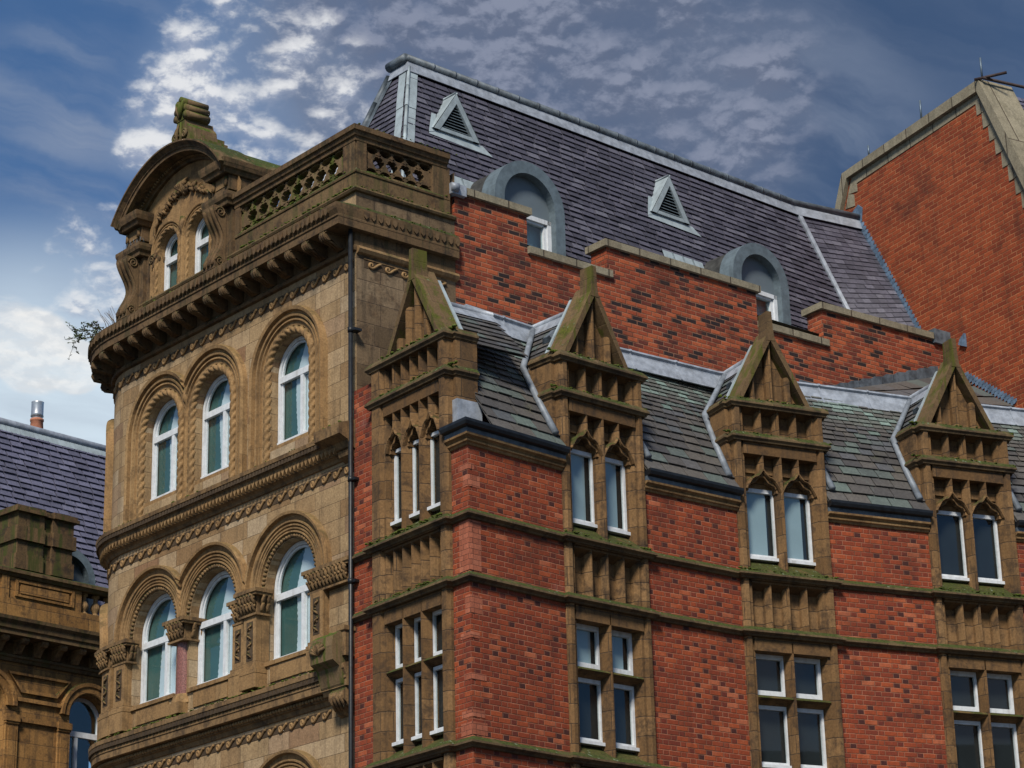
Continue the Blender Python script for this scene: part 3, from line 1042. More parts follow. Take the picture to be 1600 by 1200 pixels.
def hood(ops, prof, zl, low_left, name='window_surround', mat='moulding_stone'):
    """moulded arch bands round a row of openings; neighbours that overlap are cut where they meet"""
    R = prof[-1][0]
    for i, (c, hw, zs, zsp) in enumerate(ops):
        lim_l = (ops[i - 1][0] + c) / 2 + .004 if i > 0 and c - ops[i - 1][0] < 2 * R else -1e9
        lim_r = (ops[i + 1][0] + c) / 2 - .004 if i < len(ops) - 1 and ops[i + 1][0] - c < 2 * R else 1e9
        m = MB()
        path = arch_path(c, 1e-6, zsp, zl, zl, 30)
        n, p = len(path), len(prof)
        vs = []
        for (s, z, ns, nz) in path:
            for r, d in prof:
                raw = s + ns * r
                ss = min(max(raw, lim_l), lim_r)
                vs.append(FA.P(ss, z + nz * r, d if abs(raw - ss) < 1e-6 else min(d, .014)))
        fs = [(a * p + j, (a + 1) * p + j, (a + 1) * p + j + 1, a * p + j + 1) for a in range(n - 1) for j in range(p - 1)]
        m.add(vs, fs)
        yield part(name, m, mat, SB), (c, hw, zs, zsp)


P2 = [(.590, 0), (.590, .012), (.645, .016), (.655, .036), (.675, .036), (.685, .018), (.70, .018), (.710, .048), (.735, .052), (.745, .026), (.785, .030), (.795, .066), (.840, .074), (.855, .05), (.855, 0)]
P2 = [(r_, d_ * 1.55) for r_, d_ in P2]
for o, (c, hw, zs, zsp) in hood(L2c, P2, 11.72, None):
    part('rope_moulding', rope(FA, arch_path(c, .530, zsp, 11.72, 11.72, 30), .058, .008), 'moulding_stone', o)
P1 = [(.578, -.08), (.582, .0), (.645, .012), (.653, .034), (.672, .034), (.680, .012), (.696, .034), (.716, .036), (.724, .014), (.740, .040), (.760, .042), (.768, .018), (.786, .050), (.806, .052), (.814, .030), (.88, .036), (.89, .074), (.925, .080), (.936, .05), (.936, 0)]
P1 = [(r_, d_ * 1.5 if d_ > 0 else d_) for r_, d_ in P1]
for o, (c, hw, zs, zsp) in hood(L1c, P1, 9.97, None):
    m = MB()
    for i in range(31):
        a = pi * (i + .5) / 31
        s, z = c + .610 * cos(a), zsp + .610 * sin(a)
        m.blob(FA.P(s, z, .012), (.032, .036, .030), 7, 5)
    part('bead_moulding', m, 'carved_stone', o)
P0 = [(x, d) for x, d in P1]
for o, x in hood(L0c, P0, 6.8, None):
    pass
# little corbel drops where the upper arches meet, sills
mb = MB()
for (c, hw, zs, zsp) in L2c:
    mb.cut()
    mb.box(FA, c - hw, c + hw, zs - .02, zs + .065, -.24, -.02)
for (c, hw, zs, zsp) in L1c:
    mb.cut()
    mb.box(FA, c - hw, c + hw, zs - .02, zs + .035, -.24, .035)
    mb.box(FA, c - .42, c + .42, 8.70, 8.90, 0, .022)
mb.cut()
mb.tube([FA.P(-6.50, 13.42, .04), FA.P(-6.50, 13.26, .05), FA.P(-6.50, 13.12, .02)], [.025, .05, .012], 7)
part('window_sill', mb, 'moulding_stone', SB)


def capital(s0, s1, z0, z1, d0, d1, seed=0):
    """carved capital: moulded abacus over a flared bell covered in two rows of leaves"""
    r = random.Random(seed)
    m = MB()
    h = z1 - z0
    m.box(FA, s0 - .03, s1 + .03, z1 - .05, z1, d0, d1 + .03)
    m.box(FA, s0 - .01, s1 + .01, z1 - .085, z1 - .05, d0, d1 + .01)
    m.box(FA, s0 + .06, s1 - .06, z0 + .02, z1 - .085, d0, d1 - .06)
    m.box(FA, s0 + .03, s1 - .03, z0, z0 + .028, d0, d1 - .03)
    for row, (zz_, out_, sc) in enumerate(((z0 + h * .30, .045, .9), (z0 + h * .60, .02, 1.1))):
        n = max(3, int((s1 - s0 - .08) / .075))
        for i in range(n):
            s = s0 + .05 + (s1 - s0 - .1) * (i + (.5 if row else .25)) / n
            dd = d1 - out_
            m.tube([FA.P(s, zz_ - .07, dd - .03), FA.P(s, zz_, dd + .005), FA.P(s + r.uniform(-.01, .01), zz_ + .05, dd + .035), FA.P(s, zz_ + .055, dd + .055), FA.P(s, zz_ + .03, dd + .06)], [.026 * sc, .030 * sc, .026 * sc, .020 * sc, .008], 6)
            m.blob(FA.P(s + .03, zz_ + .02, dd + .012), (.018, .018, .024), 6, 4)
        for dq in (d0 + .05, (d0 + d1) / 2):
            for s, sg in ((s0 + out_, -1), (s1 - out_, 1)):
                m.tube([FA.P(s - sg * .03, zz_ - .07, dq), FA.P(s + sg * .005, zz_, dq), FA.P(s + sg * .035, zz_ + .05, dq), FA.P(s + sg * .055, zz_ + .045, dq)], [.026, .03, .024, .008], 6)
    return m


def carved_strip(m, s0, s1, z0, z1, d, seed):
    """sunk panel of knotted foliage"""
    r = random.Random(seed)
    n = int((z1 - z0) / .10)
    for i in range(n):
        z = z0 + (i + .5) * (z1 - z0) / n
        sg = 1 if i % 2 else -1
        c_ = (s0 + s1) / 2
        w = (s1 - s0) / 2
        m.tube([FA.P(c_ - sg * w * .6, z - .04, d), FA.P(c_, z, d + .012), FA.P(c_ + sg * w * .7, z + .02, d + .006), FA.P(c_ + sg * w * .5, z + .05, d), FA.P(c_, z + .04, d)], [.010, .016, .016, .012, .006], 5)
        m.blob(FA.P(c_ + r.uniform(-.4, .4) * w, z - .02, d), (.014, .020, .022), 6, 4)


def pilaster(s0, s1, z0, z1, d0, d1, seed=0, carved=True):
    m = MB()
    m.box(FA, s0, s1, z0 + .10, z1, d0, d1)
    m.box(FA, s0 - .02, s1 + .02, z0 + .05, z0 + .10, d0, d1 + .02)
    m.box(FA, s0 - .04, s1 + .04, z0, z0 + .05, d0, d1 + .04)
    m.box(FA, s0 - .035, s1 + .035, 8.645, z0, d0, d1 + .035)
    o = part('pilaster', m, 'moulding_stone', SB)
    if carved:
        w = s1 - s0
        b = MB()
        b.box(FA, s0 + w * .24, s1 - w * .24, z0 + .18, z1 - .07, d1 - .01, d1 + .003)
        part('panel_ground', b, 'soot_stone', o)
        q = MB()
        carved_strip(q, s0 + w * .26, s1 - w * .26, z0 + .20, z1 - .09, d1 + .006, seed)
        part('carving', q, 'carved_stone', o)
    return o


# right-hand pilaster with plain panel beside it
pilaster(-3.33, -3.05, 8.92, 9.66, -.05, .10, 1)
part('capital', capital(-3.42, -2.47, 9.66, 9.97, -.05, .13, 1), 'carved_stone', SB)
mb = MB()
mb.box(FA, -3.0, -2.50, 9.02, 9.62, -.02, .03)
mb.box(FA, -3.12, -2.47, 8.86, 8.94, -.02, .07)
part('plain_panel', mb, 'ashlar_stone', SB)
# middle pier: two stepped pilasters
pilaster(-5.19, -4.92, 8.92, 9.62, -.10, .05, 2)
part('capital', capital(-5.22, -4.86, 9.62, 9.95, -.10, .09, 2), 'carved_stone', SB)
pilaster(-4.76, -4.47, 8.84, 9.62, -.05, .16, 3)
part('capital', capital(-4.86, -4.40, 9.62, 9.97, -.05, .22, 3), 'carved_stone', SB)
# granite column between the close pair
mb = MB()
cc = FA.P(-6.50, 0, -.05)
mb.lathe((cc[0], cc[1], 0), [(.126, 8.93), (.128, 9.1), (.122, 9.66)], 20)
col_ = part('column', mb, 'granite', SB, 'polished red granite shaft between the close pair of windows')
mb = MB()
mb.lathe((cc[0], cc[1], 0), [(.185, 8.80), (.185, 8.85), (.165, 8.855), (.172, 8.88), (.160, 8.905), (.130, 8.91), (.138, 8.93), (.118, 8.945)], 20)
mb.box(FA, -6.66, -6.34, 8.645, 8.80, -.22, .15)
part('base', mb, 'moulding_stone', col_)
part('capital', capital(-6.74, -6.26, 9.66, 9.98, -.22, .15, 5), 'carved_stone', SB)
# left pier on the turn of the wall
pilaster(-8.12, -7.83, 8.92, 9.62, -.05, .12, 6)
part('capital', capital(-8.20, -7.74, 9.62, 9.95, -.05, .16, 6), 'carved_stone', SB)
pilaster(-8.55, -8.24, 8.92, 9.62, -.05, .10, 7)
part('capital', capital(-8.66, -8.24, 9.62, 9.95, -.05, .16, 8), 'carved_stone', SB)

# end blocks by the drainpipe
mb = MB()
mb.prism_s(FA, [(0, 8.20), (.12, 8.24), (.18, 8.34), (.24, 8.55), (.34, 8.62), (.36, 8.80), (.33, 8.93), (.24, 8.99), (0, 8.99)], -2.98, -2.50)
sh = MB()
for i in range(7):
    a = -1.15 + 2.3 * i / 6
    sh.tube([FA.P(-2.80, 8.72, .35), FA.P(-2.80 + .10 * sin(a), 8.72 + .10 * cos(a), .385), FA.P(-2.80 + .17 * sin(a), 8.72 + .17 * cos(a), .36)], [.012, .028, .022], 6)
o = part('end_console', mb, 'green_stone', SB, 'moss-covered console block at the end of the lowest cornice')
part('shell_carving', sh, 'carved_stone', o)
mb = MB()
mb.prism_s(FA, [(0, 7.95), (.06, 7.98), (.14, 8.10), (.20, 8.14), (.20, 8.24), (.12, 8.30), (0, 8.30)], -2.78, -2.48)
for i in range(4):
    mb.tube([FA.P(-2.72 + i * .07, 8.26, .16), FA.P(-2.72 + i * .07, 8.16, .22), FA.P(-2.72 + i * .07, 8.02, .12)], .026, 6)
part('acanthus_bracket', mb, 'carved_stone', SB)
mb = MB()
mb.box(FA, -2.56, -2.44, 8.68, 9.06, .02, .20)
mb.box(FA, -2.58, -2.42, 9.0, 9.06, .02, .22)
part('corbel', mb, 'carved_stone', SB)

# drainpipe
mb = MB()
pp = (0.035, 2.425)
mb.tube([(pp[0], pp[1], 14.46), (pp[0], pp[1], 7), (pp[0], pp[1], 0.1)], .030, 12)
for z in (13.0, 9.6, 6.4, 3.4, 10.95):
    mb.tube([(pp[0], pp[1], z), (pp[0], pp[1], z + .07)], .039, 12)
    mb.box(Fr(pp, (0, -1)), -.03, .09, z + .015, z + .05, -.12, .0)
part('drainpipe', mb, 'black_iron', SB)

# -------- pierced balustrade
def quatrefoil(r, cusp=.7, n=32, lobes=4, ph=0.0):
    out = []
    for i in range(n):
        a = 2 * pi * i / n
        k_ = abs(cos(lobes * (a + ph) / 2)) ** .8
        out.append((r * (cusp + (1 - cusp) * k_ ** 0.62) * cos(a), r * (cusp + (1 - cusp) * k_ ** 0.62) * sin(a)))
    return out


def pierced(fr, s0, s1, z0, z1, d0, d1, cw):
    m = MB()
    H_ = z1 - z0
    lev = [z0, z0 + H_ * .27, z0 + H_ * .73, z1]
    for rrow in range(3):
        za, zb = lev[rrow], lev[rrow + 1]
        h = zb - za
        odd = rrow % 2
        n = int(round((s1 - s0) / cw))
        w = (s1 - s0) / n
        xs = [s0 + i * w for i in range(n + 1)] if not odd else [s0, s0 + w / 2] + [s0 + w / 2 + i * w for i in range(1, n)] + [s1]
        for a, b in zip(xs, xs[1:]):
            if b - a < w * .8:
                m.box(fr, a, b, za, zb, d0, d1)
                continue
            cx, cz = (a + b) / 2, (za + zb) / 2
            big = 1.08 if odd else 0.94
            hole = quatrefoil(max(w, h) * .47, .80, 48, 6 if odd else 3, 0.0 if odd else (pi / 2 if rrow else -pi / 2))
            hole = [(x * min(1, w / h) * .95, y * min(1, h / w) * .98) for x, y in hole]
            lim = .485
            hole = [(max(-lim * w, min(lim * w, x)), max(-lim * h, min(lim * h, y))) for x, y in hole]
            N = len(hole)
            outer = []
            for i in range(N):
                an = 2 * pi * i / N
                dx, dy = cos(an), sin(an)
                t = min((w / 2) / abs(dx) if abs(dx) > 1e-9 else 1e9, (h / 2) / abs(dy) if abs(dy) > 1e-9 else 1e9)
                outer.append((dx * t, dy * t))
            for q in (pi / 4, 3 * pi / 4, 5 * pi / 4, 7 * pi / 4):
                j = min(range(N), key=lambda i: abs(2 * pi * i / N - q))
                outer[j] = (math.copysign(w / 2, cos(q)), math.copysign(h / 2, sin(q)))
            vs = []
            for dd in (d1, d0):
                vs += [fr.P(cx + x, cz + y, dd) for x, y in outer] + [fr.P(cx + x, cz + y, dd) for x, y in hole]
            fs = []
            for i in range(N):
                j = (i + 1) % N
                fs += [(i, j, N + j, N + i), (2 * N + j, 2 * N + i, 3 * N + i, 3 * N + j), (N + i, N + j, 3 * N + j, 3 * N + i)]
            m.add(vs, fs)
    return m


FB = Fr((XS, YC), (0, -1))            # straight part of the front, s measured back from the corner (negative)
bal = MB()
bal.box(FA, -5.32, -2.47, 15.13, 15.33, -.16, .02)
bal.cut()
bal.box(FRET, -.016, 1.60, 15.13, 15.33, -.16, .021)
part('balustrade_plinth', bal, 'mossy_stone', SB)
mb = MB()
mb.sweep_plan([(XS, 5.32), (XS, YC), (1.62, YC)], [(0, 15.33), (.035, 15.335), (.04, 15.36), (.0, 15.41)])
part('balustrade_base_moulding', mb, 'mossy_stone', SB)
part('pierced_panel', pierced(FA, -5.22, -2.72, 15.36, 15.80, -.13, -.01, .272), 'green_stone', SB)
part('pierced_panel', pierced(FRET, .16, 1.30, 15.36, 15.80, -.13, -.01, .226), 'weathered_stone', SB)
mb = MB()
mb.box(FA, -2.72, -2.45, 15.34, 15.82, -.17, .022)
mb.box(FRET, .0, .16, 15.34, 15.82, -.17, .024)
mb.cut()
mb.box(FRET, 1.30, 1.60, 15.34, 15.82, -.17, .022)
mb.cut()
mb.box(FA, -5.34, -5.22, 15.34, 15.82, -.17, .022)
part('balustrade_pier', mb, 'weathered_stone', SB)
mb = MB()
COP = [(0, 15.80), (.03, 15.805), (.035, 15.86), (.06, 15.87), (.075, 15.92), (.10, 15.93), (.105, 16.0), (.0, 16.05), (-.22, 16.05), (-.22, 15.80)]
mb.sweep_plan([(XS, 5.34), (XS, YC), (1.70, YC)], COP)
part('balustrade_coping', mb, 'weathered_stone', SB)

# -------- segmental pediment over two arched lights
PED_C = -6.80
mb = MB()
ops = [(-7.22, .285, 15.02, 15.84), (-6.38, .285, 15.02, 15.84)]


def ped_wall(mb):
    R, zc = 1.70, 15.46
    def top(s):
        return zc + sqrt(max(0.0, R * R - (s - PED_C) ** 2))
    def strip(a, b, zlo):
        n = max(1, int((b - a) / .1))
        for i in range(n):
            p, q = a + (b - a) * i / n, a + (b - a) * (i + 1) / n
            mb.add([FB2.P(p, zlo), FB2.P(q, zlo), FB2.P(q, top(q)), FB2.P(p, top(p))], [(0, 1, 2, 3)], uvs=[(p, zlo), (q, zlo), (q, top(q)), (p, top(p))])
    cur = PED_C - 1.5
    for (c, hw, zs, zsp) in ops:
        strip(cur, c - hw, 14.86)
        cur = c + hw
        mb.add([FB2.P(c - hw, 14.86), FB2.P(c + hw, 14.86), FB2.P(c + hw, zs), FB2.P(c - hw, zs)], [(0, 1, 2, 3)])
        arc = [(c - hw * cos(pi * i / 18), zsp + hw * sin(pi * i / 18)) for i in range(19)]
        for a, b in zip(arc, arc[1:]):
            mb.add([FB2.P(*a), FB2.P(*b), FB2.P(b[0], top(b[0])), FB2.P(a[0], top(a[0]))], [(0, 1, 2, 3)], uvs=[a, b, (b[0], top(b[0])), (a[0], top(a[0]))])
        loop = [(c - hw, zs)] + arc + [(c + hw, zs)]
        n = len(loop)
        mb.add([FB2.P(s, z, 0) for s, z in loop] + [FB2.P(s, z, -.25) for s, z in loop], [(i, (i + 1) % n, n + (i + 1) % n, n + i) for i in range(n)])
    strip(cur, PED_C + 1.5, 14.86)


FB2 = Fr((XS + .05, 0), (0, -1))
ped_wall(mb)
part('pediment_wall', mb, 'moulding_stone', SB, recalc=False)
for i, (c, hw, zs, zsp) in enumerate(ops):
    arch_window(c, hw, zs + .03, zsp, 15.72, -.16, FB2, cw=0, seed=30 + i, room='teal_reflection', split=False)
    m = MB()
    m.sweep_arch(FB2, arch_path(c, 0, zsp, 14.88, 14.88, 26), [(.40, 0), (.40, .02), (.425, .04), (.45, .02), (.47, .03), (.49, .055), (.52, .06), (.52, 0)] if False else [(.355, 0), (.355, .012), (.37, .03), (.385, .03), (.392, .012), (.405, .045), (.418, .05), (.418, 0)])
    o = part('window_surround', m, 'moulding_stone', SB)
    part('rope_moulding', rope(FB2, arch_path(c, .322, zsp, 14.88, 14.88, 26), .036, .004), 'moulding_stone', o)

# arched cornice
R_, ZC = 1.78, 15.44
mb = MB()
a_ = math.acos(1.46 / R_)
path = []
for i in range(33):
    an = pi - a_ - (pi - 2 * a_) * i / 32
    path.append((PED_C + 1.70 * cos(an), ZC + 1.70 * sin(an), cos(an), sin(an)))
mb.sweep_arch(FB2, path, [(-.10, -.02), (-.10, .05), (-.07, .06), (-.06, .09), (-.03, .10), (-.03, .29), (.02, .29), (.03, .31), (.05, .31), (.09, .36), (.10, .38), (.125, .38), (.14, .30), (.14, -.30), (-.10, -.30)])
ar = part('pediment_arch', mb, 'weathered_stone', SB)
mb = MB()
for i in range(58):
    an = pi - a_ - (pi - 2 * a_) * (i + .5) / 58
    mb.blob(FB2.P(PED_C + 1.655 * cos(an), ZC + 1.655 * sin(an), .10), (.03, .024, .024), 6, 4)
part('bead_moulding', mb, 'carved_stone', ar)
# barrel roof behind the pediment
mb = MB()
mb.sweep_arch(FB2, path, [(.10, -.30), (.12, -.30), (.12, -1.25), (.10, -1.25)])
part('pediment_roof', mb, 'mossy_stone', SB)
mb = MB()
mb.sweep_arch(FB2, path, [(.08, -1.25), (.145, -1.25), (.145, -1.62), (.08, -1.62)])
mb.box(FB2, PED_C + 1.25, PED_C + 1.52, 15.05, 16.45, -1.60, -1.15)
mb.box(FB2, PED_C - 1.52, PED_C - 1.25, 15.05, 16.45, -1.60, -1.15)
part('lead_roof_edge', mb, 'lead', SB)
# garland in the tympanum
mb = MB()
r = random.Random(9)
for i in range(46):
    u = -1 + 2 * i / 45
    s = PED_C + u * .62
    z = 16.66 - .10 * abs(u) ** 1.4 - .16 * u * u + r.uniform(-.05, .05)
    mb.tube([FB2.P(s, z - .05, .01), FB2.P(s + r.uniform(-.05, .05), z, .055), FB2.P(s + r.uniform(-.07, .07), z + .06, .02)], [.012, .030, .010], 6)
for i in range(9):
    mb.tube([FB2.P(PED_C + r.uniform(-.1, .1), 16.62 + r.uniform(-.1, .06), .02), FB2.P(PED_C + r.uniform(-.12, .12), 16.72, .08), FB2.P(PED_C + r.uniform(-.14, .14), 16.82, .03)], [.02, .042, .012], 6)
for sg in (-1, 1):
    mb.tube([FB2.P(PED_C + sg * .62, 16.42, .02), FB2.P(PED_C + sg * .75, 16.30, .04), FB2.P(PED_C + sg * .80, 16.18, .02), FB2.P(PED_C + sg * .74, 16.13, .02)], [.02, .03, .022, .01], 6)
part('garland', mb, 'carved_stone', SB)
# drop between the two little arches
mb = MB()
mb.tube([FB2.P(PED_C, 16.20, .02), FB2.P(PED_C, 16.05, .05), FB2.P(PED_C, 15.86, .02)], [.05, .04, .012], 7)
part('corbel', mb, 'carved_stone', SB)


def console_scroll(m, fr, s0, s1, z0, z1, d):
    """S-shaped leafy console seen edge-on: fat scroll on top, slim waist, scroll at the foot"""
    h = z1 - z0
    prof = []
    for i in range(22):
        t = i / 21
        out_ = .13 + .085 * cos(2 * pi * (t * 1.05 - .02)) + .03 * (1 - t)
        prof.append((d + out_, z1 - h * t))
    prof = [(d, z1)] + prof + [(d, z0)]
    m.prism_s(fr, prof, s0, s1)
    w = s1 - s0
    for j in range(3):
        s = s0 + w * (j + .5) / 3
        m.tube([fr.P(s, z1 - h * i / 20, d + .135 + .085 * cos(2 * pi * (i / 20 * 1.05 - .02)) + .03 * (1 - i / 20)) for i in range(1, 20)], .030, 6)
    for sg, s in ((-1, s0), (1, s1)):
        for zc_, rr in ((z1 - h * .10, .085), (z0 + h * .12, .075)):
            pts = [fr.P(s + sg * .006, zc_ + rr * (1 - i / 22) * sin(i * .62), d + .13 + rr * (1 - i / 22) * cos(i * .62)) for i in range(20)]
            m.tube(pts, .014, 5)


for c, mat_ in ((-5.62, 'weathered_stone'), (-7.99, 'weathered_stone')):
    m = MB()
    # shaft, mid cap, upper block, upper cap
    m.box(FB2, c - .24, c + .24, 14.86, 15.98, -.60, .10)
    m.box(FB2, c - .22, c + .22, 16.14, 16.44, -.60, .14)
    m.sweep_plan([FB2.P(c - .26, 0, -.6)[:2], FB2.P(c - .26, 0, .18)[:2], FB2.P(c + .26, 0, .18)[:2], FB2.P(c + .26, 0, -.6)[:2]], [(0, 15.86), (.02, 15.87), (.03, 15.92), (.06, 15.95), (.075, 16.0), (.075, 16.05), (0, 16.08), (-.3, 16.09)])
    m.box(FB2, c - .25, c + .25, 15.88, 16.07, -.6, .17)
    m.sweep_plan([FB2.P(c - .24, 0, -.6)[:2], FB2.P(c - .24, 0, .22)[:2], FB2.P(c + .24, 0, .22)[:2], FB2.P(c + .24, 0, -.6)[:2]], [(0, 16.36), (.02, 16.37), (.04, 16.42), (.07, 16.44), (.09, 16.50), (.10, 16.56), (0, 16.60), (-.3, 16.61)])
    m.box(FB2, c - .235, c + .235, 16.38, 16.59, -.6, .215)
    o = part('pediment_pier', m, mat_, SB)
    q = MB()
    q.box(FB2, c - .12, c + .12, 16.20, 16.36, .13, .150)
    q.tube([FB2.P(c - .16, 16.34, .15), FB2.P(c - .16, 16.2, .16)], .03, 6)
    q.tube([FB2.P(c + .16, 16.34, .15), FB2.P(c + .16, 16.2, .16)], .03, 6)
    part('carving', q, 'carved_stone', o)
    q = MB()
    console_scroll(q, FB2, c - .17, c + .13, 14.90, 15.87, .09)
    part('console', q, 'weathered_stone', o)
    q = MB()
    fs_ = Fr(FB2.P(c + .24, 0, 0)[:2], (1, 0))
    console_scroll(q, fs_, -.04, .24, 14.95, 15.87, 0)
    part('console', q, 'weathered_stone', o)

# scroll finial on the crown of the arch
mb = MB()
FF = Fr((XS - .22, 0), (0, -1))
c = -6.56
zt = 17.22
outl = [(-.36, zt - .06), (-.345, zt + .10), (-.31, zt + .25), (-.24, zt + .31), (-.19, zt + .33), (-.15, zt + .42), (.15, zt + .42), (.19, zt + .33), (.24, zt + .31), (.31, zt + .25), (.345, zt + .10), (.36, zt - .06)]
mb.prism(FF, [(c + s * .66, z) for s, z in outl], -.52, -.02)
for sg in (-1, 1):
    for zc_, rr, sx in ((zt + .15, .080, .125),):
        mb.tube([FF.P(c + sg * (sx - rr * (1 - i / 22) * cos(i * .6)), zc_ + rr * (1 - i / 22) * sin(i * .6), 0.0) for i in range(20)], .022, 6)
    mb.tube([FF.P(c + sg * .03, zt + .36, 0), FF.P(c + sg * .06, zt + .2, .02), FF.P(c + sg * .05, zt + .02, 0)], [.012, .03, .02], 6)
    # stacked rolls of the crown
    for j, (sx, zc_, rr) in enumerate(((.125, zt + .47, .062), (.112, zt + .58, .060), (.080, zt + .69, .058))):
        pa, pb = FF.P(c + sg * sx, zc_, .0), FF.P(c + sg * sx, zc_, -.42)
        mb.tube([pa, pb], rr, 12)
mb.prism(FF, [(c - .12, zt + .40), (c + .12, zt + .40), (c + .10, zt + .66), (c + .05, zt + .76), (c - .05, zt + .76), (c - .10, zt + .66)], -.41, -.01)
mb.tube([FF.P(c, zt + .74, .0), FF.P(c, zt + .74, -.42)], .055, 10)
for sg in (-1, 0, 1):
    mb.tube([FF.P(c + sg * .02, zt + .44, .0), FF.P(c + sg * .06, zt + .58, .02), FF.P(c + sg * .09, zt + .70, .01)], [.015, .032, .02], 6)
mb.box(FF, c + .18, c + .36, zt - .14, zt + .03, -.62, -.16)
mb.box(FF, c + .10, c + .30, zt - .02, zt + .12, -.60, -.24)
part('finial', mb, 'green_stone', SB, 'mossy scroll finial crowning the arched pediment')

# bird spikes on the left pier
mb = MB()
r = random.Random(2)
for i in range(26):
    p = Vector(FB2.P(-8.24 + .5 * i / 25, 16.09, .16 - .05 * (i % 2)))
    mb.tube([p, p + Vector((r.uniform(-.04, .02), r.uniform(-.04, .04), .10))], .0025, 4)
part('bird_spikes', mb, 'grey_steel', SB)

# -------- brick-faced upper wall with stepped parapet, to the right of the stone return
UW = [(1.84, 2.445), (3.15, 2.44), (4.66, 2.43), (7.72, 2.40), (9.15, 2.36), (12.02, 2.19)]
TOPS = [15.49, 14.90, 15.38, 14.81, 15.42]


def seg_frame(i):
    a, b = UW[i], UW[i + 1]
    return Fr(a, (b[0] - a[0], b[1] - a[1])), hypot(b[0] - a[0], b[1] - a[1])


mb, cp = MB(), MB()
for i, zt_ in enumerate(TOPS):
    f, L = seg_frame(i)
    mb.box(f, 0, L, 9.0, zt_, -.34, 0)
    hi = i % 2 == 0
    a0 = -.06 if (hi and i > 0) else (.0 if i == 0 else -.001)
    a1 = L + .06 if (hi and i < 4) else L
    if not hi:
        a1 = L + .07
        a0 = .0
    cp.box(f, a0 + (.12 if i == 0 else 0), a1, zt_, zt_ + .105, -.40 if hi else -.36, .055)
part('upper_brick_wall', mb, 'mottled_brick', SB)
part('parapet_coping', cp, 'pale_coping', SB)
mb = MB()
f, L = seg_frame(0)
mb.box(f, -.10, .16, 15.44, 15.60, -.30, .075)
mb.tube([f.P(-.10, 15.53, .06), f.P(.0, 15.53, .09)], .07, 8)
part('hopper_head', mb, 'lead', SB)
mb = MB()
f, L = seg_frame(4)
mb.box(f, L - .42, L - .02, 15.36, 15.60, -.36, .065)
part('lead_cap', mb, 'dark_lead', SB)

# -------- mansard roof
CT = 0.3382
ZR = 18.42
RA, RB_, RE = Vector((2.46, 4.254)), Vector((10.98, 4.50)), Vector((12.39, 4.25))
fm = Fr((RA.x, RA.y), (RB_.x - RA.x, RB_.y - RA.y))
LM = (RB_ - RA).length
SL = sqrt(1 + CT * CT)


def PM(u, v, w):
    """front slope: u along the ridge, v metres below the ridge measured vertically (negative), w out of the slope"""
    s, z, d = u, ZR + v, -v * CT
    return fm.P(s, z + w * CT / SL, d + w / SL)


ZB = 14.9
m = MB()
vb = ZB - ZR
reg = [(vb * CT, vb), (LM + .62, vb), (LM, -.22), (-.22 * CT, -.22)]
slates(m, PM, reg, even_rows(vb, -.22, .108), lambda r_: .26, .014, 11, .028, .009)
mr = part('slate_roof', m, 'purple_slate', SB, recalc=False)
# left end slope
fe = Fr((RA.x, RA.y + .36), (0, -1))


def PE(u, v, w):
    return fe.P(u, ZR + v + w * CT / SL, -v * CT + w / SL)


m = MB()
reg = [(vb * CT, vb), (.36 - vb * CT, vb), (.36 + .22 * CT, -.22), (-.22 * CT, -.22)]
slates(m, PE, reg, even_rows(vb, -.22, .104), lambda r_: .25, .012, 12, .028, .007)
part('slate_roof', m, 'purple_slate', SB, recalc=False)
# right-hand slope, turned towards the street, easing out at the foot
q0, q1 = Vector(PM(LM, -.10, 0)), Vector((RE.x, RE.y, ZR - .10))
b0, b1 = Vector(PM(LM + .62, vb, 0)), Vector((12.02, 2.35, ZB))


def PQ(u, v, w):
    t = (v - vb) / (-.10 - vb)
    a_, b_ = b0.lerp(q0, t), b1.lerp(q1, t)
    p = a_.lerp(b_, u)
    return p + Vector((-.1, -.86, .45)).normalized() * w


m = MB()
rows = even_rows(vb, -.20, .10)
rr = random.Random(5)
for i in range(len(rows) - 1):
    va, vc = rows[i], rows[i + 1]
    u = -rr.random() * .08
    while u < 1.0:
        du = .135 * rr.uniform(.8, 1.15)
        ua, ub = max(0, u), min(1, u + du - .004)
        u += du
        if ub - ua < .01:
            continue
        l = .02 * rr.uniform(.8, 1.3)
        m.add([PQ(ua, va, l), PQ(ub, va, l), PQ(ub, vc + .03, .003), PQ(ua, vc + .03, .003), PQ(ua, va, l - .012), PQ(ub, va, l - .012)], [(0, 1, 2, 3), (0, 4, 5, 1)])
m.add([PQ(0, vb, -.012), PQ(1, vb, -.012), PQ(1, -.1, -.012), PQ(0, -.1, -.012)], [(0, 1, 2, 3)])
part('slate_roof', m, 'purple_slate', SB, recalc=False)
# back slope and flat top, so that the roof is a closed body
m = MB()
bk0, bk1 = (RA.x, RA.y + .36), (RE.x, RE.y + .36)
m.add([(bk0[0], bk0[1], ZR), (bk1[0], bk1[1], ZR), (bk1[0] + .4, bk1[1] + 1.19, ZB), (bk0[0] - 1.19, bk0[1] + 1.19, ZB)], [(0, 1, 2, 3)])
m.add([(RA.x, RA.y, ZR), (RB_.x, RB_.y, ZR), (RE.x, RE.y, ZR), (bk1[0], bk1[1], ZR), (bk0[0], bk0[1], ZR)], [(0, 1, 2, 3, 4)])
part('roof_back', m, 'sooty_lead', SB, recalc=False)
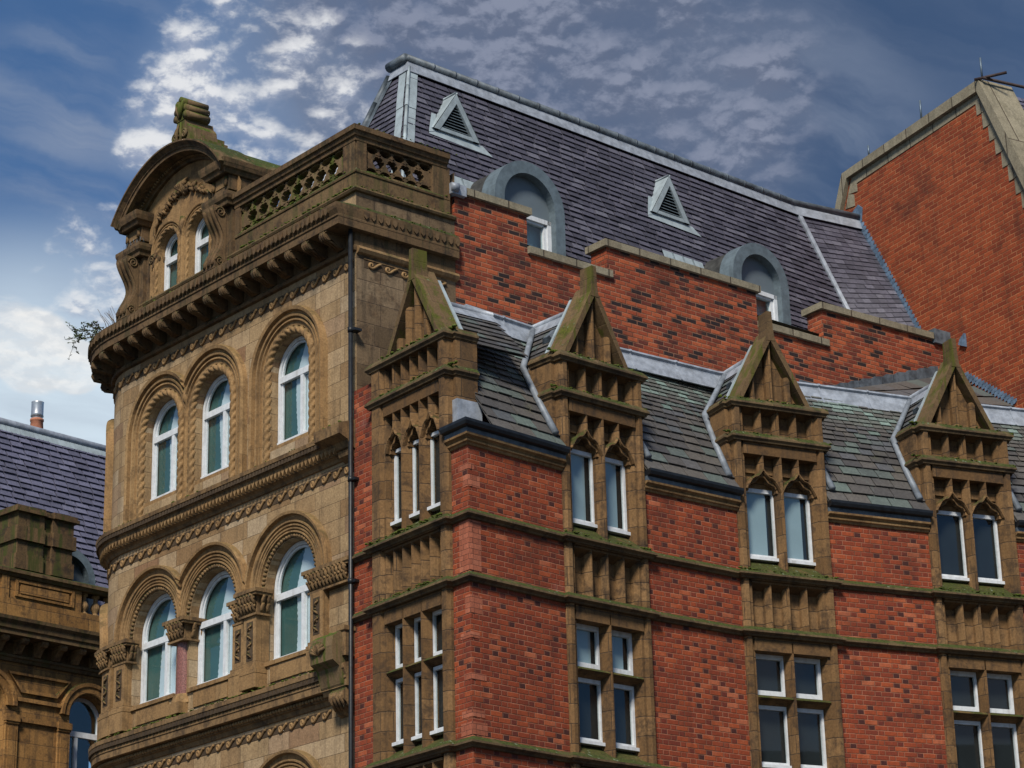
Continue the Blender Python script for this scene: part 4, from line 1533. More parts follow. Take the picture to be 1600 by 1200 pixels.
# ridge roll and lead apron
mb = MB()
RIDGE = [(RA.x - .06, RA.y + .40), (RA.x - .06, RA.y - .03), (RB_.x, RB_.y - .03), (RE.x, RE.y - .03)]
mb.tube([(x, y, ZR + .06) for x, y in RIDGE[1:]], .062, 10)
mb.tube([(x, y, ZR + .06) for x, y in RIDGE[:2]], .078, 10)
for i in range(1, 20):
    t = i / 20 * LM
    p, q = fm.P(t, ZR + .06, .03), fm.P(t + .03, ZR + .06, .03)
    mb.tube([p, q], .068, 10)
part('ridge_roll', mb, 'dark_lead', SB)
mb = MB()
mb.sweep_plan([(RA.x, RA.y + .36), (RA.x, RA.y), (RB_.x, RB_.y), (RE.x, RE.y)], [(.0, ZR + .05), (.05, ZR), (.05 + .19 * CT, ZR - .19), (.03 + .19 * CT, ZR - .19), (0, ZR)])
part('ridge_apron', mb, 'lead', SB)
# hip flashings
mb = MB()
for f_, sgn, u_top in ((PM, 1, 0.0),):
    pts = []
n = 8
for i in range(n):
    v0, v1 = -.10 + (vb + .10) * i / n, -.10 + (vb + .10) * (i + 1) / n
    g = .006 if i % 2 else .0
    mb.add([PM(v0 * CT, v0, .03 + g), PM(v0 * CT + .17, v0, .03 + g), PM(v1 * CT + .17, v1, .032 + g), PM(v1 * CT, v1, .032 + g)], [(0, 1, 2, 3)])
    mb.add([PE(.36 - v0 * CT, v0, .03 + g), PE(.36 - v0 * CT - .17, v0, .03 + g), PE(.36 - v1 * CT - .17, v1, .032 + g), PE(.36 - v1 * CT, v1, .032 + g)], [(0, 1, 2, 3)])
    mb.tube([PM(v0 * CT - .004, v0, .028), PM(v1 * CT - .004, v1 + .01, .028)], .028 + g * .6, 8)
part('hip_flashing', mb, 'pale_lead', SB, recalc=False)
mb = MB()
for i in range(n):
    v0, v1 = -.10 + (vb + .10) * i / n, -.10 + (vb + .10) * (i + 1) / n
    mb.tube([PE(v0 * CT, v0, .03), PE(v1 * CT, v1, .03)], .05, 8)
    mb.add([PE(v0 * CT, v0, .03), PE(v0 * CT + .16, v0, .03), PE(v1 * CT + .16, v1, .032), PE(v1 * CT, v1, .032)], [(0, 1, 2, 3)])
part('hip_flashing', mb, 'dark_lead', SB, recalc=False)
# lead rib where the slope turns
mb = MB()
for i in range(10):
    v0, v1 = -.16 + (vb + .16) * i / 10, -.16 + (vb + .16) * (i + 1) / 10
    t0, t1 = (v0 - vb) / (-.10 - vb), (v1 - vb) / (-.10 - vb)
    mb.add([PQ(.0, v0, .05), PQ(.055, v0, .05), PQ(.055, v1, .05), PQ(.0, v1, .05), PQ(.0, v0, .0), PQ(.055, v0, .0), PQ(.055, v1, .0), PQ(.0, v1, .0)], [(0, 1, 2, 3), (0, 3, 7, 4), (1, 5, 6, 2)])
part('lead_rib', mb, 'lead', SB, recalc=False)


def u_of(x, z):
    """ridge coordinate of a point of the front slope at plan x"""
    return (x - RA.x) / fm.t[0] + (ZR - z) * CT * fm.n[0] * -1


# triangular roof vents
def roof_vent(xc, zb, hw, h):
    vbot = zb - ZR
    u = u_of(xc, zb)
    d0 = -vbot * CT + .05
    apex_z = zb + h
    d_in = -(apex_z - ZR) * CT - .02
    m = MB()
    A, B, T = (u - hw, zb), (u + hw, zb), (u, apex_z)
    m.prism(fm, [A, B, T], d0 - .05, d0 - .04)
    w = .085
    # raking frame
    for sg in (-1, 1):
        x0 = u + sg * hw
        m.prism(fm, [(x0, zb), (x0 - sg * w * 1.25, zb), (u, apex_z - w * 1.9), (u, apex_z)], d0 - .05, d0 + .03)
    m.prism(fm, [(u - hw, zb), (u + hw, zb), (u + hw - .05, zb + .055), (u - hw + .05, zb + .055)], d0 - .05, d0 + .025)
    v = part('roof_vent', m, 'pale_lead', SB)
    q = MB()
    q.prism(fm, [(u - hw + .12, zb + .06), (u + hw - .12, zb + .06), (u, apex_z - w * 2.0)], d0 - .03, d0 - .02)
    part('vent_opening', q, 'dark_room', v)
    q = MB()
    n = 10
    for i in range(n):
        z = zb + .075 + (h - w * 2.4) * i / n
        ww = (hw - .14) * (1 - (z - zb) / (h - w * 1.9))
        if ww > .03:
            q.prism_s(fm, [(d0 - .02, z + .03), (d0 - .012, z + .03), (d0 + .018, z), (d0 + .010, z)], u - ww, u + ww)
    part('louvre', q, 'dormer_paint', v)
    q = MB()
    # side slopes running back into the roof, lead cheeks and apron
    for sg in (-1, 1):
        a = fm.P(u + sg * (hw + .02), zb, d0 + .03)
        b = fm.P(u, apex_z + .015, d0 + .03)
        c_ = fm.P(u, apex_z + .015, d_in)
        dd = PM(u + sg * (hw + .02), zb - ZR + .02, .0)
        q.add([a, b, c_, dd], [(0, 1, 2, 3)])
    q.tube([fm.P(u, apex_z + .02, d0 + .03), fm.P(u, apex_z + .02, d_in)], .022, 6)
    part('vent_roof', q, 'pale_lead', v, recalc=False)
    q = MB()
    q.add([PM(u - hw - .03, vbot - .015, .035), PM(u + hw + .10, vbot - .015, .035), PM(u + hw + .25, vbot - .17, .034), PM(u - hw - .10, vbot - .13, .034)], [(0, 1, 2, 3)])
    q.add([PM(u + hw - .04, vbot, .04), PM(u + hw + .05, vbot, .04), PM(u + .08, vbot + h, .04), PM(u, vbot + h, .04)], [(0, 1, 2, 3)])
    q.add([PM(u - hw - .10, vbot - .10, .04), PM(u - hw + .02, vbot - .06, .04), PM(u - hw + .16, vbot + h * .45, .04), PM(u - hw + .07, vbot + h * .45, .04)], [(0, 1, 2, 3)])
    part('apron', q, 'pale_lead', v, recalc=False)


roof_vent(2.99, 17.20, .44, .68)
roof_vent(7.42, 17.06, .42, .72)


# round-headed dormers
def dormer(xc, front, apex, hw, seed):
    u = (xc - RA.x) / fm.t[0] + front * fm.n[0] * -1
    zs = apex - hw
    z0 = 14.95
    d1 = front
    m = MB()
    # thick front ring
    m.sweep_arch(fm, arch_path(u, hw, zs, z0, z0, 28), [(0, d1 - .30), (0, d1), (-.185, d1), (-.185, d1 - .12), (-.185, d1 - .30)])
    o = part('dormer', m, 'dormer_paint', SB)
    b = MB()
    b.sweep_arch(fm, arch_path(u, hw - .02, zs, z0, z0, 28), [(0, d1 - .30), (-.01, d1 - .30), (-.01, d1 - 1.35), (0, d1 - 1.35), (0, d1 - .30)])
    part('barrel_roof', b, 'sooty_lead', o)
    q = MB()
    hwi = hw - .185
    arc = [(p[0], p[1]) for p in arch_path(u, hwi, zs, None, None, 28)]
    q.prism(fm, [(u - hwi, zs - .10)] + arc + [(u + hwi, zs - .10)], d1 - .16, d1 - .14)
    part('head_panel', q, 'panel_paint', o)
    w = MB()
    zt_ = zs - .10
    t = .07
    for a, b_ in ((u - hwi, u - hwi + t), (u + hwi - t, u + hwi)):
        w.box(fm, a, b_, z0, zt_, d1 - .20, d1 - .10)
    w.box(fm, u - hwi, u + hwi, zt_ - t, zt_, d1 - .20, d1 - .10)
    w.box(fm, u - hwi + t, u + hwi - t, zt_ - t - .035, zt_ - t, d1 - .20, d1 - .13)
    w.box(fm, u - hwi + t, u - hwi + t + .035, z0, zt_ - t, d1 - .20, d1 - .13)
    w.box(fm, u + hwi - t - .05, u + hwi - t, z0, zt_ - t, d1 - .20, d1 - .13)
    part('window_frame', w, 'white_frame', o)
    g = MB()
    g.box(fm, u - hwi + .05, u + hwi - .05, z0, zt_ - .05, d1 - .175, d1 - .17)
    part('glass', g, 'window_glass', o)
    g = MB()
    g.box(fm, u - hwi, u + hwi, z0, zt_ - .02, d1 - .32, d1 - .31)
    part('pane_backing', g, 'grey_reflection_and_blind', o)


dormer(3.56, 1.46, 16.57, .68, 1)
dormer(8.42, 1.50, 16.54, .64, 2)
# lead gutters cut into the slates beside the dormers
mb = MB()
for x0, x1, za, zb in ((2.35, 3.35, 16.36, 15.55), (6.95, 7.85, 16.30, 15.55)):
    mb.cut()
    ua, ub = u_of(x0, za), u_of(x1, za)
    mb.add([PM(ua, za - ZR, .05), PM(ub, za - ZR, .05), PM(ub, zb - ZR, .05), PM(ua, zb - ZR, .05)], [(0, 1, 2, 3)])
    mb.add([PM(ua, za - ZR, .0), PM(ub, za - ZR, .0), PM(ub, za - ZR, .05), PM(ua, za - ZR, .05)], [(0, 1, 2, 3)])
    for sg in (0.25, .5, .75):
        uu = ua + (ub - ua) * sg
        mb.tube([PM(uu, za - ZR, .05), PM(uu, zb - ZR, .05)], .014, 6)
part('lead_gutter', mb, 'pale_lead', SB, recalc=False)

# ================================================================ RED BRICK WING
BW = thing('brick_building', 'red brick building with four gabled stone window bays and a green slate roof', 'building')
Z1, Z2, Z3, ZE = 9.95, 9.172, 7.194, 10.805
PTS = [(0.11, 2.45), (0.0, 0.0), (1.62, .14), (3.04, .165), (4.68, .11), (6.04, -.24), (7.60, -.68), (8.95, -1.10), (10.55, -1.68), (11.9, -2.2), (13.5, -2.95)]


def fr_seg(a, b):
    return Fr(a, (b[0] - a[0], b[1] - a[1])), hypot(b[0] - a[0], b[1] - a[1])


STR = lambda z: [(0, z + .055), (.075, z - .005), (.078, z - .03), (.04, z - .055), (.03, z - .075), (0, z - .08)]
EAVE = [(0, 10.795), (.02, 10.80), (.03, 10.825), (.055, 10.835), (.06, 10.855), (.04, 10.865), (.06, 10.885), (.095, 10.90), (.10, 10.925), (0, 10.93)]
LEADE = [(0, 10.93), (.085, 10.93), (.09, 10.985), (0, 10.985)]
GUT = [(.03, 10.985), (.10, 10.985), (.15, 11.0), (.165, 11.04), (.165, 11.075), (.15, 11.075), (.03, 11.06)]
panels = [(0, 1), (1, 2), (3, 4), (5, 6), (7, 8), (9, 10)]
mb = MB()
for i, j in panels:
    f, L = fr_seg(PTS[i], PTS[j])
    mb.cut()
    if i == 0:
        mb.box(f, 0, .50, 0, 12.2, -.3, 0)
        mb.cut()
        mb.prism_z(f, [(2.10, 0), (L, 0), (L - .3, -.3), (2.10, -.3)], 0, 10.80)
        mb.cut()
        mb.box(f, .50, 2.10, 0, 6.3, -.3, 0)
        continue
    if i == 1:
        mb.prism_z(f, [(0, 0), (L, 0), (L, -.3), (.3, -.3)], 0, 10.80)
        continue
    mb.box(f, 0, L, 0, 10.80, -.3, 0)
for i, j in ((2, 3), (4, 5), (6, 7), (8, 9)):
    f, L = fr_seg(PTS[i], PTS[j])
    mb.cut()
    mb.box(f, 0, L, 0, 6.3, -.3, .02)
part('brick_wall', mb, 'red_brick', BW)


brick_mat('rubbed_brick', 0.21, 0.11, 0.066, 0.006,
          [(0.0, (0.24, 0.075, 0.042)), (0.5, (0.29, 0.095, 0.055)), (1.0, (0.34, 0.12, 0.07))], (0.16, 0.06, 0.04), soot=0.3, bright=0.1)
mb = MB()
fq, _ = fr_seg(PTS[0], PTS[1])
fq2, _ = fr_seg(PTS[1], PTS[2])
Lq = 2.4525
for z0, z1, wa, wb in ((9.24, 9.86, .20, .19), (10.28, 10.43, .10, .19), (10.50, 10.575, .19, .10), (8.72, 8.94, .10, .19), (8.42, 8.49, .2, .14), (7.92, 8.0, .14, .24), (7.48, 7.56, .2, .2), (7.27, 7.42, .22, .24)):
    mb.cut()
    mb.box(fq, Lq - wa, Lq + .004, z0, z1, -.05, .004)
    mb.box(fq2, -.002, wb, z0, z1, -.05, .004)
part('rubbed_quoin', mb, 'rubbed_brick', BW, 'smooth salmon corner brick')


def run(prof, name, mat, left=True, strip=True):
    """one moulding carried across every brick panel"""
    m = MB()
    if left:
        f_, L_ = fr_seg(PTS[0], PTS[1])
        if strip:
            m.sweep_plan([PTS[0], f_.P(.5, 0)[:2]], prof)
            m.cut()
        m.sweep_plan([f_.P(2.10, 0)[:2], PTS[1], PTS[2]], prof)
    for i, j in panels[2:]:
        m.cut()
        m.sweep_plan([PTS[i], PTS[j]], prof)
    return part(name, m, mat, BW)


for z in (Z1, Z2, Z3, 6.40):
    run(STR(z), 'string_course', 'string_moss')
run(EAVE, 'eaves_moulding', 'moulding_stone', strip=False)
run(LEADE, 'lead_strip', 'dark_lead', strip=False)
run(GUT, 'gutter', 'black_iron', strip=False)


def bay_geometry(n_lights, W_, pil_l, pil_r):
    """meshes of one stone bay in local axes: x along the wall, -y out, z up. Returns [(name, mesh, [sub-meshes])], windows"""
    f = Fr((0, 0), (1, 0))
    i0, i1 = pil_l[1] + .04, pil_r[0] - .04
    lw = (i1 - i0) / n_lights
    arr = [i0 + lw * k_ for k_ in range(n_lights + 1)]
    ncomp = 2 * n_lights
    cw = (i1 - i0) / ncomp
    body = MB()
    # angle shafts
    for a, b in ((pil_l[0], pil_l[1]), (pil_r[0], pil_r[1])):
        ch = .028
        body.prism_z(f, [(a, -.2), (a, -ch), (a + ch, 0.02), (b - ch, 0.02), (b, -ch), (b, -.2)], 6.3, 11.86)
        body.prism_z(f, [(a - .004, -.2), (a - .004, -ch), (a + ch, 0.024), (b - ch, 0.024), (b + .004, -ch), (b + .004, -.2)], 11.86, 12.33)
    for a, b in ((pil_l[1], i0), (i1, pil_r[0])):
        body.box(f, a, b, 6.3, 12.33, -.3, -.03)
    # jambs splayed back to the frames
    for lo, hi in ((7.22, 9.05), (10.0, 11.62)):
        body.prism_z(f, [(i0, -.03), (i0 + .03, -.13), (i0 + .03, -.26), (i0, -.26)], lo, hi)
        body.prism_z(f, [(i1, -.03), (i1 - .03, -.13), (i1 - .03, -.26), (i1, -.26)], lo, hi)
        for a in arr[1:-1]:
            body.prism_z(f, [(a - .010, 0), (a + .010, 0), (a + .050, -.12), (a + .036, -.26), (a - .036, -.26), (a - .050, -.12)], lo, hi)
    # heads, transoms, sills
    body.box(f, i0 - .02, i1 + .02, 8.915, 9.095, -.26, 0)
    body.box(f, i0 - .02, i1 + .02, 11.62, 11.80, -.30, 0)
    body.prism_s(f, [(-.26, 8.385), (-.05, 8.335), (-.01, 8.30), (-.05, 8.275), (-.26, 8.215)], i0, i1)
    body.prism_s(f, [(-.27, 7.44), (.03, 7.22), (.03, 7.10), (-.27, 7.10)], i0 - .02, i1 + .02)
    body.prism_s(f, [(-.27, 10.24), (.03, 9.99), (.03, 9.86), (-.27, 9.86)], i0 - .02, i1 + .02)
    # back plates of the blind panels
    body.box(f, i0, i1, 11.175, 11.42, -.30, -.19)
    for lo, hi in ((9.09, 9.88), (6.3, 7.12), (11.80, 12.36), (11.40, 11.64)):
        body.box(f, i0 - .02, i1 + .02, lo, hi, -.32, -.155)

    def fins(z0, z1, skip=()):
        for k_ in range(1, ncomp):
            if k_ in skip:
                continue
            a = i0 + cw * k_
            body.prism_z(f, [(a - .008, -.005), (a + .008, -.005), (a + .042, -.10), (a + .042, -.16), (a - .042, -.16), (a - .042, -.10)], z0, z1)
        for a, sg in ((i0, 1), (i1, -1)):
            body.prism_z(f, [(a, -.02), (a + sg * .035, -.10), (a + sg * .035, -.16), (a, -.16)], z0, z1)
    fins(9.22, 9.83)
    fins(6.3, 7.05)
    fins(11.865, 12.30)
    # sloping heads and feet of those panels
    for zt_, zb_ in ((9.86, 9.20), (12.32, 11.86), (7.08, 6.3)):
        body.prism_s(f, [(-.005, zt_), (-.005, zt_ - .03), (-.155, zt_ - .10), (-.155, zt_)], i0 - .01, i1 + .01)
        body.prism_s(f, [(-.0, zb_), (-.155, zb_), (-.155, zb_ + .06)], i0 - .01, i1 + .01)
    # tracery: fins above the lights, ogee hoods and cusped heads
    zo, zap = 11.13, 11.43
    for k_ in range(n_lights):
        a, b = arr[k_], arr[k_ + 1]
        c_ = (a + b) / 2
        body.prism_z(f, [(c_ - .008, -.005), (c_ + .008, -.005), (c_ + .042, -.10), (c_ + .042, -.16), (c_ - .042, -.16), (c_ - .042, -.10)], zap - .03, 11.62)
        w = (b - a) / 2 - .012
        og = []
        for i in range(17):
            t = i / 16
            x = -w + w * t
            z = zo + (zap - zo) * (0.5 - .5 * cos(pi * min(1, t * 1.0))) if False else zo + (zap - zo) * (.62 * sin(pi / 2 * min(1, t / .62)) ** .9 if t < .62 else .62 + .38 * ((t - .62) / .38) ** 1.7)
            og.append((x, z))
        full = [(c_ + x, z) for x, z in og] + [(c_ - x, z) for x, z in reversed(og[:-1])]
        # spandrel: plate set back between the ogee hood and cusped opening
        cus = []
        ww = w - .05
        for i in range(25):
            an = pi - pi * i / 24
            r_ = ww * (1.0 - .30 * abs(sin(2 * an)) ** 2.0 * (1 if .12 < i / 24 < .88 else .3))
            cus.append((c_ + r_ * cos(an), 11.17 + .17 * (r_ / ww) * sin(an)))
        body.prism(f, [(c_ - w - .012, 11.12), (c_ - ww, 11.12)] + cus + [(c_ + ww, 11.12), (c_ + w + .012, 11.12)] + [(p[0], p[1] + .0) for p in reversed(full)], -.17, -.065)
        pth = []
        for i, (s, z) in enumerate(full):
            p, q = full[max(0, i - 1)], full[min(len(full) - 1, i + 1)]
            dx, dz = q[0] - p[0], q[1] - p[1]
            l = hypot(dx, dz) or 1
            pth.append((s, z, -dz / l, dx / l))
        body.sweep_arch(f, pth, [(-.012, -.16), (-.014, -.03), (-.004, -.002), (.006, -.002), (.018, -.03), (.02, -.16)])
        # lower cusp soffit rolls
        body.tube([f.P(s, z, -.07) for s, z in cus], .014, 5)
    out = {'body': body}
    # strings with returns
    st = MB()
    for z in (Z1, Z2, Z3, 11.86, 12.345):
        dp = .25 if z > 11 else .10
        xa, xb = pil_l[0] - .005, pil_r[1] + .005
        if z > 11:
            xa, xb = pil_l[0] - .015, pil_r[1] + .015
        st.cut()
        st.sweep_plan([(xa, dp), (xa, -.02), (xb, -.02), (xb, dp)], [(d_ * (.68 if z > 11 else 1), z_) for d_, z_ in STR(z)])
    out['string'] = st
    # pier blocks standing in the roof, with caps
    pier = MB()
    cap = MB()
    for xa, xb in ((pil_l[0] - .065, i0), (i1, pil_r[1] + .065)):
        pier.cut()
        pd_ = .50 if n_lights == 2 else .44
        pier.box(f, xa, xb, 10.98, 12.33, -pd_, -.11)
        if n_lights == 2:
            pier.box(f, max(xa, pil_l[0] + .02), min(xb, pil_r[1] - .02), 11.2, 12.31, -.80, -pd_ + .01)
        cap.cut()
        for z in (11.86, 12.345):
            cap.cut()
            cap.sweep_plan([(xa, pd_), (xa, .11), (xb, .11), (xb, pd_)], [(d_ * .62, z_) for d_, z_ in STR(z)])
        cap.box(f, xa - .01, xb + .01, 12.33, 12.40, -pd_, -.10)
    out['pier'], out['pier_cap'] = pier, cap
    ld = MB()
    for xa, xb in ((pil_l[0] - .10, i0), (i1, pil_r[1] + .10)):
        ld.cut()
        ld.box(f, xa, xb, 10.9, 11.30 if n_lights == 2 else 11.47, -.6 if n_lights == 2 else -.475, -.095)
    out['pier_flashing'] = ld
    # gable
    mid = (pil_l[0] + pil_r[1]) / 2
    half = (i1 - i0) / 2 + .02
    zf, za_ = 12.36, 12.36 + 1.10
    gd = -.10
    gb = MB()
    gb.prism(f, [(mid - half, zf), (mid + half, zf), (mid, za_ - .02)], gd - .27, gd - .15)
    n = ncomp
    for k_ in range(1, n):
        a = mid - half + 2 * half * k_ / n
        zt_ = zf + (za_ - zf) * (1 - abs(a - mid) / half) - .06
        if zt_ > zf + .12:
            gb.prism_z(f, [(a - .009, gd - .02), (a + .009, gd - .02), (a + .045, gd - .09), (a + .045, gd - .16), (a - .045, gd - .16), (a - .045, gd - .09)], zf, zt_)
    gb.prism_s(f, [(gd, zf), (gd - .16, zf), (gd - .16, zf + .09), (gd - .04, zf + .03)], mid - half, mid + half)
    gb.box(f, mid - half - .05, mid + half + .05, zf - .06, zf + .005, gd - .30, .01)
    out['gable'] = gb
    co = MB()
    for sg in (-1, 1):
        co.cut()
        x0, x1 = mid + sg * (half + .045), mid
        t_ = .15
        co.prism(f, [(x0, zf - .02), (x0 - sg * .075, zf - .02), (mid + sg * .0, za_ - .12), (mid, za_ + .05)], gd - .33, gd + .03)
    # finial: square post leaning out of the crossing of the rakes
    co.cut()
    co.prism(f, [(mid - .070, za_ - .13), (mid + .070, za_ - .13), (mid + .048, za_ + .05), (mid + .038, za_ + .30), (mid - .038, za_ + .30), (mid - .048, za_ + .05)], gd - .19, gd + .035)
    out['gable_coping'] = co
    le = MB()
    for sg in (-1, 1):
        le.cut()
        x0 = mid + sg * (half + .045)
        le.prism(f, [(x0 + sg * .03, zf - .02), (x0, zf - .02), (mid + sg * .05, za_ - .08), (mid + sg * .08, za_ - .08)], gd - .375, gd - .33)
    out['gable_flashing'] = le
    # windows: one casement per opening
    wins = []
    for k_ in range(n_lights):
        a, b = arr[k_], arr[k_ + 1]
        for z0, z1, kind in ((7.44, 8.235, 'lower'), (8.37, 8.915, 'top'), (10.22, 11.19, 'upper')):
            wins.append((a + .012, b - .012, z0, z1, kind))
    return out, wins


BAYMAT = {'body': 'bay_stone', 'string': 'string_moss', 'pier': 'bay_stone', 'pier_cap': 'string_moss', 'pier_flashing': 'lead', 'gable': 'bay_stone', 'gable_coping': 'coping_moss', 'gable_flashing': 'pale_lead'}


def casement(a, b, z0, z1, sill, t, d):
    f = Fr((0, 0), (1, 0))
    m = MB()
    m.box(f, a, a + t, z0, z1, d, d + .05)
    m.box(f, b - t, b, z0, z1, d, d + .05)
    m.box(f, a + t, b - t, z1 - t, z1, d, d + .05)
    m.box(f, a + t, b - t, z0, z0 + t, d, d + .05)
    if sill:
        m.box(f, a - .01, b + .01, z0 - .03, z0 + .012, d, d + .105)
    g = MB()
    g.add([f.P(a + .02, z0 + .02, d + .02), f.P(b - .02, z0 + .02, d + .02), f.P(b - .02, z1 - .02, d + .02), f.P(a + .02, z1 - .02, d + .02)], [(0, 1, 2, 3)])
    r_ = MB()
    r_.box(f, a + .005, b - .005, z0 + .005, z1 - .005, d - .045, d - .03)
    bl_ = MB()
    bl_.box(f, a + .03, b - .14, z0 + .03, z1 - .03, d - .004, d + .004)  # sheet painted pale grey as sky mirrored in the pane
    return m, g, r_, bl_


def place(o, T):
    o.matrix_world = T
    return o


def build_bay(meshes, wm, T, label, reflect_kinds=()):
    b = link('stone_bay', meshes['body'][0], BW, label)
    b.matrix_local = T
    for nme in ('string', 'pier', 'pier_cap', 'pier_flashing', 'gable', 'gable_coping', 'gable_flashing'):
        nm = {'string': 'string_course', 'pier': 'pier'}.get(nme, nme)
        for me_ in meshes[nme]:
            link(nm, me_, b)
    for fm_, gm, rm, bm_l, kind in wm:
        w = link('window', fm_, BW)
        w.matrix_local = T
        link('glass', gm, w)
        link('dark_interior', rm, w)
        if kind in reflect_kinds:
            link('pane_backing', bm_l, w)  # painted sky reflection, only behind the chosen panes


def bay_meshes(*args):
    geo, wins = bay_geometry(*args)
    ms = {k_: [q.mesh(k_, BAYMAT[k_]) for q in g.pieces()] for k_, g in geo.items()}
    wm = []
    for (a, b, z0, z1, kind) in wins:
        m, g, r_, bl_ = casement(a, b, z0, z1, kind != 'top', .042 if args[0] == 3 else (.062 if kind == 'top' else .052), -.185 if args[0] == 3 else -.225)
        wm.append((m.mesh('window', 'white_frame'), g.mesh('glass', 'window_glass'), r_.mesh('dark_interior', 'dark_room'), bl_.mesh('pane_backing', 'grey_reflection_and_blind'), kind))
    return ms, wm


def bay_T(a, b, off):
    dx, dy = b[0] - a[0], b[1] - a[1]
    l = hypot(dx, dy)
    n = (dy / l, -dx / l)
    return Matrix.Translation((a[0] + n[0] * off, a[1] + n[1] * off, 0)) @ Matrix.Rotation(math.atan2(dy, dx), 4, 'Z')


ms3, wm3 = bay_meshes(2, 1.42, (0.0, .115), (1.305, 1.42))
BAYS = [(PTS[2], PTS[3]), (PTS[4], PTS[5]), (PTS[6], PTS[7]), (PTS[8], PTS[9])]
for (a, b), lb, bd in zip(BAYS, ('two-light bay nearest the corner', 'middle two-light bay of the long front', 'two-light bay towards the right edge', None), (('upper', 'top'), ('upper',), (), ())):
    build_bay(ms3, wm3, bay_T(a, b, .045), lb, bd)
msl, wml = bay_meshes(3, 1.62, (0.0, .23), (1.47, 1.62))
TL = bay_T((0.095, 1.955), (0.018, .33), .07)
build_bay(msl, wml, TL, 'wide three-light bay on the short left side')

# -------- green slate slopes of the wing
ZT = 13.16
RUN = 1.22
VS = ZT - 11.05


def slope_frame(a, b, ext0, ext1, out=.10):
    f, L = fr_seg(a, b)
    run_ = RUN + out
    ln = sqrt(run_ ** 2 + VS ** 2)

    def P(u, v, w):
        t = v / ln
        return f.P(u, 11.05 + VS * t + w * run_ / ln, out - run_ * t + w * VS / ln)
    return P, L, ln


def wing_rows(ln):
    rows, v, st = [0.0], 0.0, .23
    while v < ln - .05:
        v += st
        st = max(.088, st * .915)
        rows.append(min(v, ln))
    return rows


def wfun(r_):
    return max(.17, .36 * .93 ** r_)


mid = lambda a, b: ((a[0] + b[0]) / 2, (a[1] + b[1]) / 2)
spans = [((0.0, 0.0), PTS[2], 0.0, .75, 1), (PTS[3], PTS[4], -.75, .75, 0), (PTS[5], PTS[6], -.75, .75, 0), (PTS[7], PTS[8], -.75, .75, 0), (PTS[9], PTS[10], -.75, .0, 0)]
for q, (a, b, e0, e1, hip) in enumerate(spans):
    P, L, ln = slope_frame(a, b, e0, e1)
    rows = wing_rows(ln)
    lo = (-.10 if hip else e0)
    hi_l = RUN if hip else e0
    k1 = int(len(rows) * .60)
    vcut = rows[k1]
    tl = lambda v: lo + (hi_l - lo) * v / ln
    vin = .50 * ln / (RUN + .10)
    m = MB()
    c0 = .36 if hip else 0.0
    slates(m, P, [(c0, 0), (L, 0), (L, vcut), (c0, vcut)], rows[:k1 + 1], wfun, .014, 40 + q, .04, .008)
    for ua, ub in ((e0, 0.0), (L, L + e1)):
        if ub - ua > .1:
            slates(m, P, [(ua, vin), (ub, vin), (ub, vcut), (ua, vcut)], rows[:k1 + 1], wfun, .014, 50 + q, .04, .008)
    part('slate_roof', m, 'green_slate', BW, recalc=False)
    m = MB()
    slates(m, P, [(tl(vcut) if hip else lo, vcut), (L + e1, vcut), (L + e1, ln), (hi_l, ln)], rows[k1:], lambda r_: wfun(r_ + k1), .012, 60 + q, .03, .007)
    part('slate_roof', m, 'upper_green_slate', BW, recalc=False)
# short left slope
P, L, ln = slope_frame(PTS[0], PTS[1], 0, 0)
m = MB()
vin = .55 * ln / (RUN + .10)
slates(m, P, [(.5, vin), (L - .55 * RUN / RUN, vin), (L - RUN, ln), (.5, ln)], wing_rows(ln), wfun, .014, 90, .04, .006)
part('slate_roof', m, 'green_slate', BW, recalc=False)

# ridge line of the wing (plan, set back from the eaves), lead cap and flat behind
RL = []
fa, La = fr_seg(PTS[1], PTS[2])
RL.append((RUN, 2.44))
RL.append(fa.P(RUN, 0, -RUN)[:2])
for i in (3, 5, 7, 9):
    f0, L0_ = fr_seg(PTS[i - 2] if i > 3 else PTS[1], PTS[i - 1])
    f1, L1_ = fr_seg(PTS[i], PTS[i + 1])
    pa, pb = f0.P(L0_ + .62, 0, -RUN), f1.P(-.62, 0, -RUN)
    RL.append(((pa[0] + pb[0]) / 2, (pa[1] + pb[1]) / 2))
RL.append(fr_seg(PTS[9], PTS[10])[0].P(1.2, 0, -RUN)[:2])
mb = MB()
LC = [(.30 * .50, ZT - .22), (.30 * .50 + .02, ZT - .215), (.055, ZT + .02), (.05, ZT + .05), (.075, ZT + .075), (.06, ZT + .105), (0.0, ZT + .12), (-.10, ZT + .10), (-.10, ZT - .1)]
mb.sweep_plan(RL, LC)
for a, b in zip(RL, RL[1:]):
    f, L = fr_seg(a, b)
    for t in range(1, int(L / .85) + 1):
        s = t * L / (int(L / .85) + 1)
        mb.sweep_plan([f.P(s, 0)[:2], f.P(s + .03, 0)[:2]], [(d + .008 if d > 0 else d, z + .006) for d, z in LC])
part('lead_ridge', mb, 'lead', BW)
mb = MB()
back = [(12.0, 2.1), (9.1, 2.35), (4.6, 2.43), (RUN, 2.44)]
poly = RL + back[:3]
mb.add([(x, y, ZT + .06) for x, y in poly], [tuple(range(len(poly)))])
part('lead_flat', mb, 'lead', BW, recalc=False)

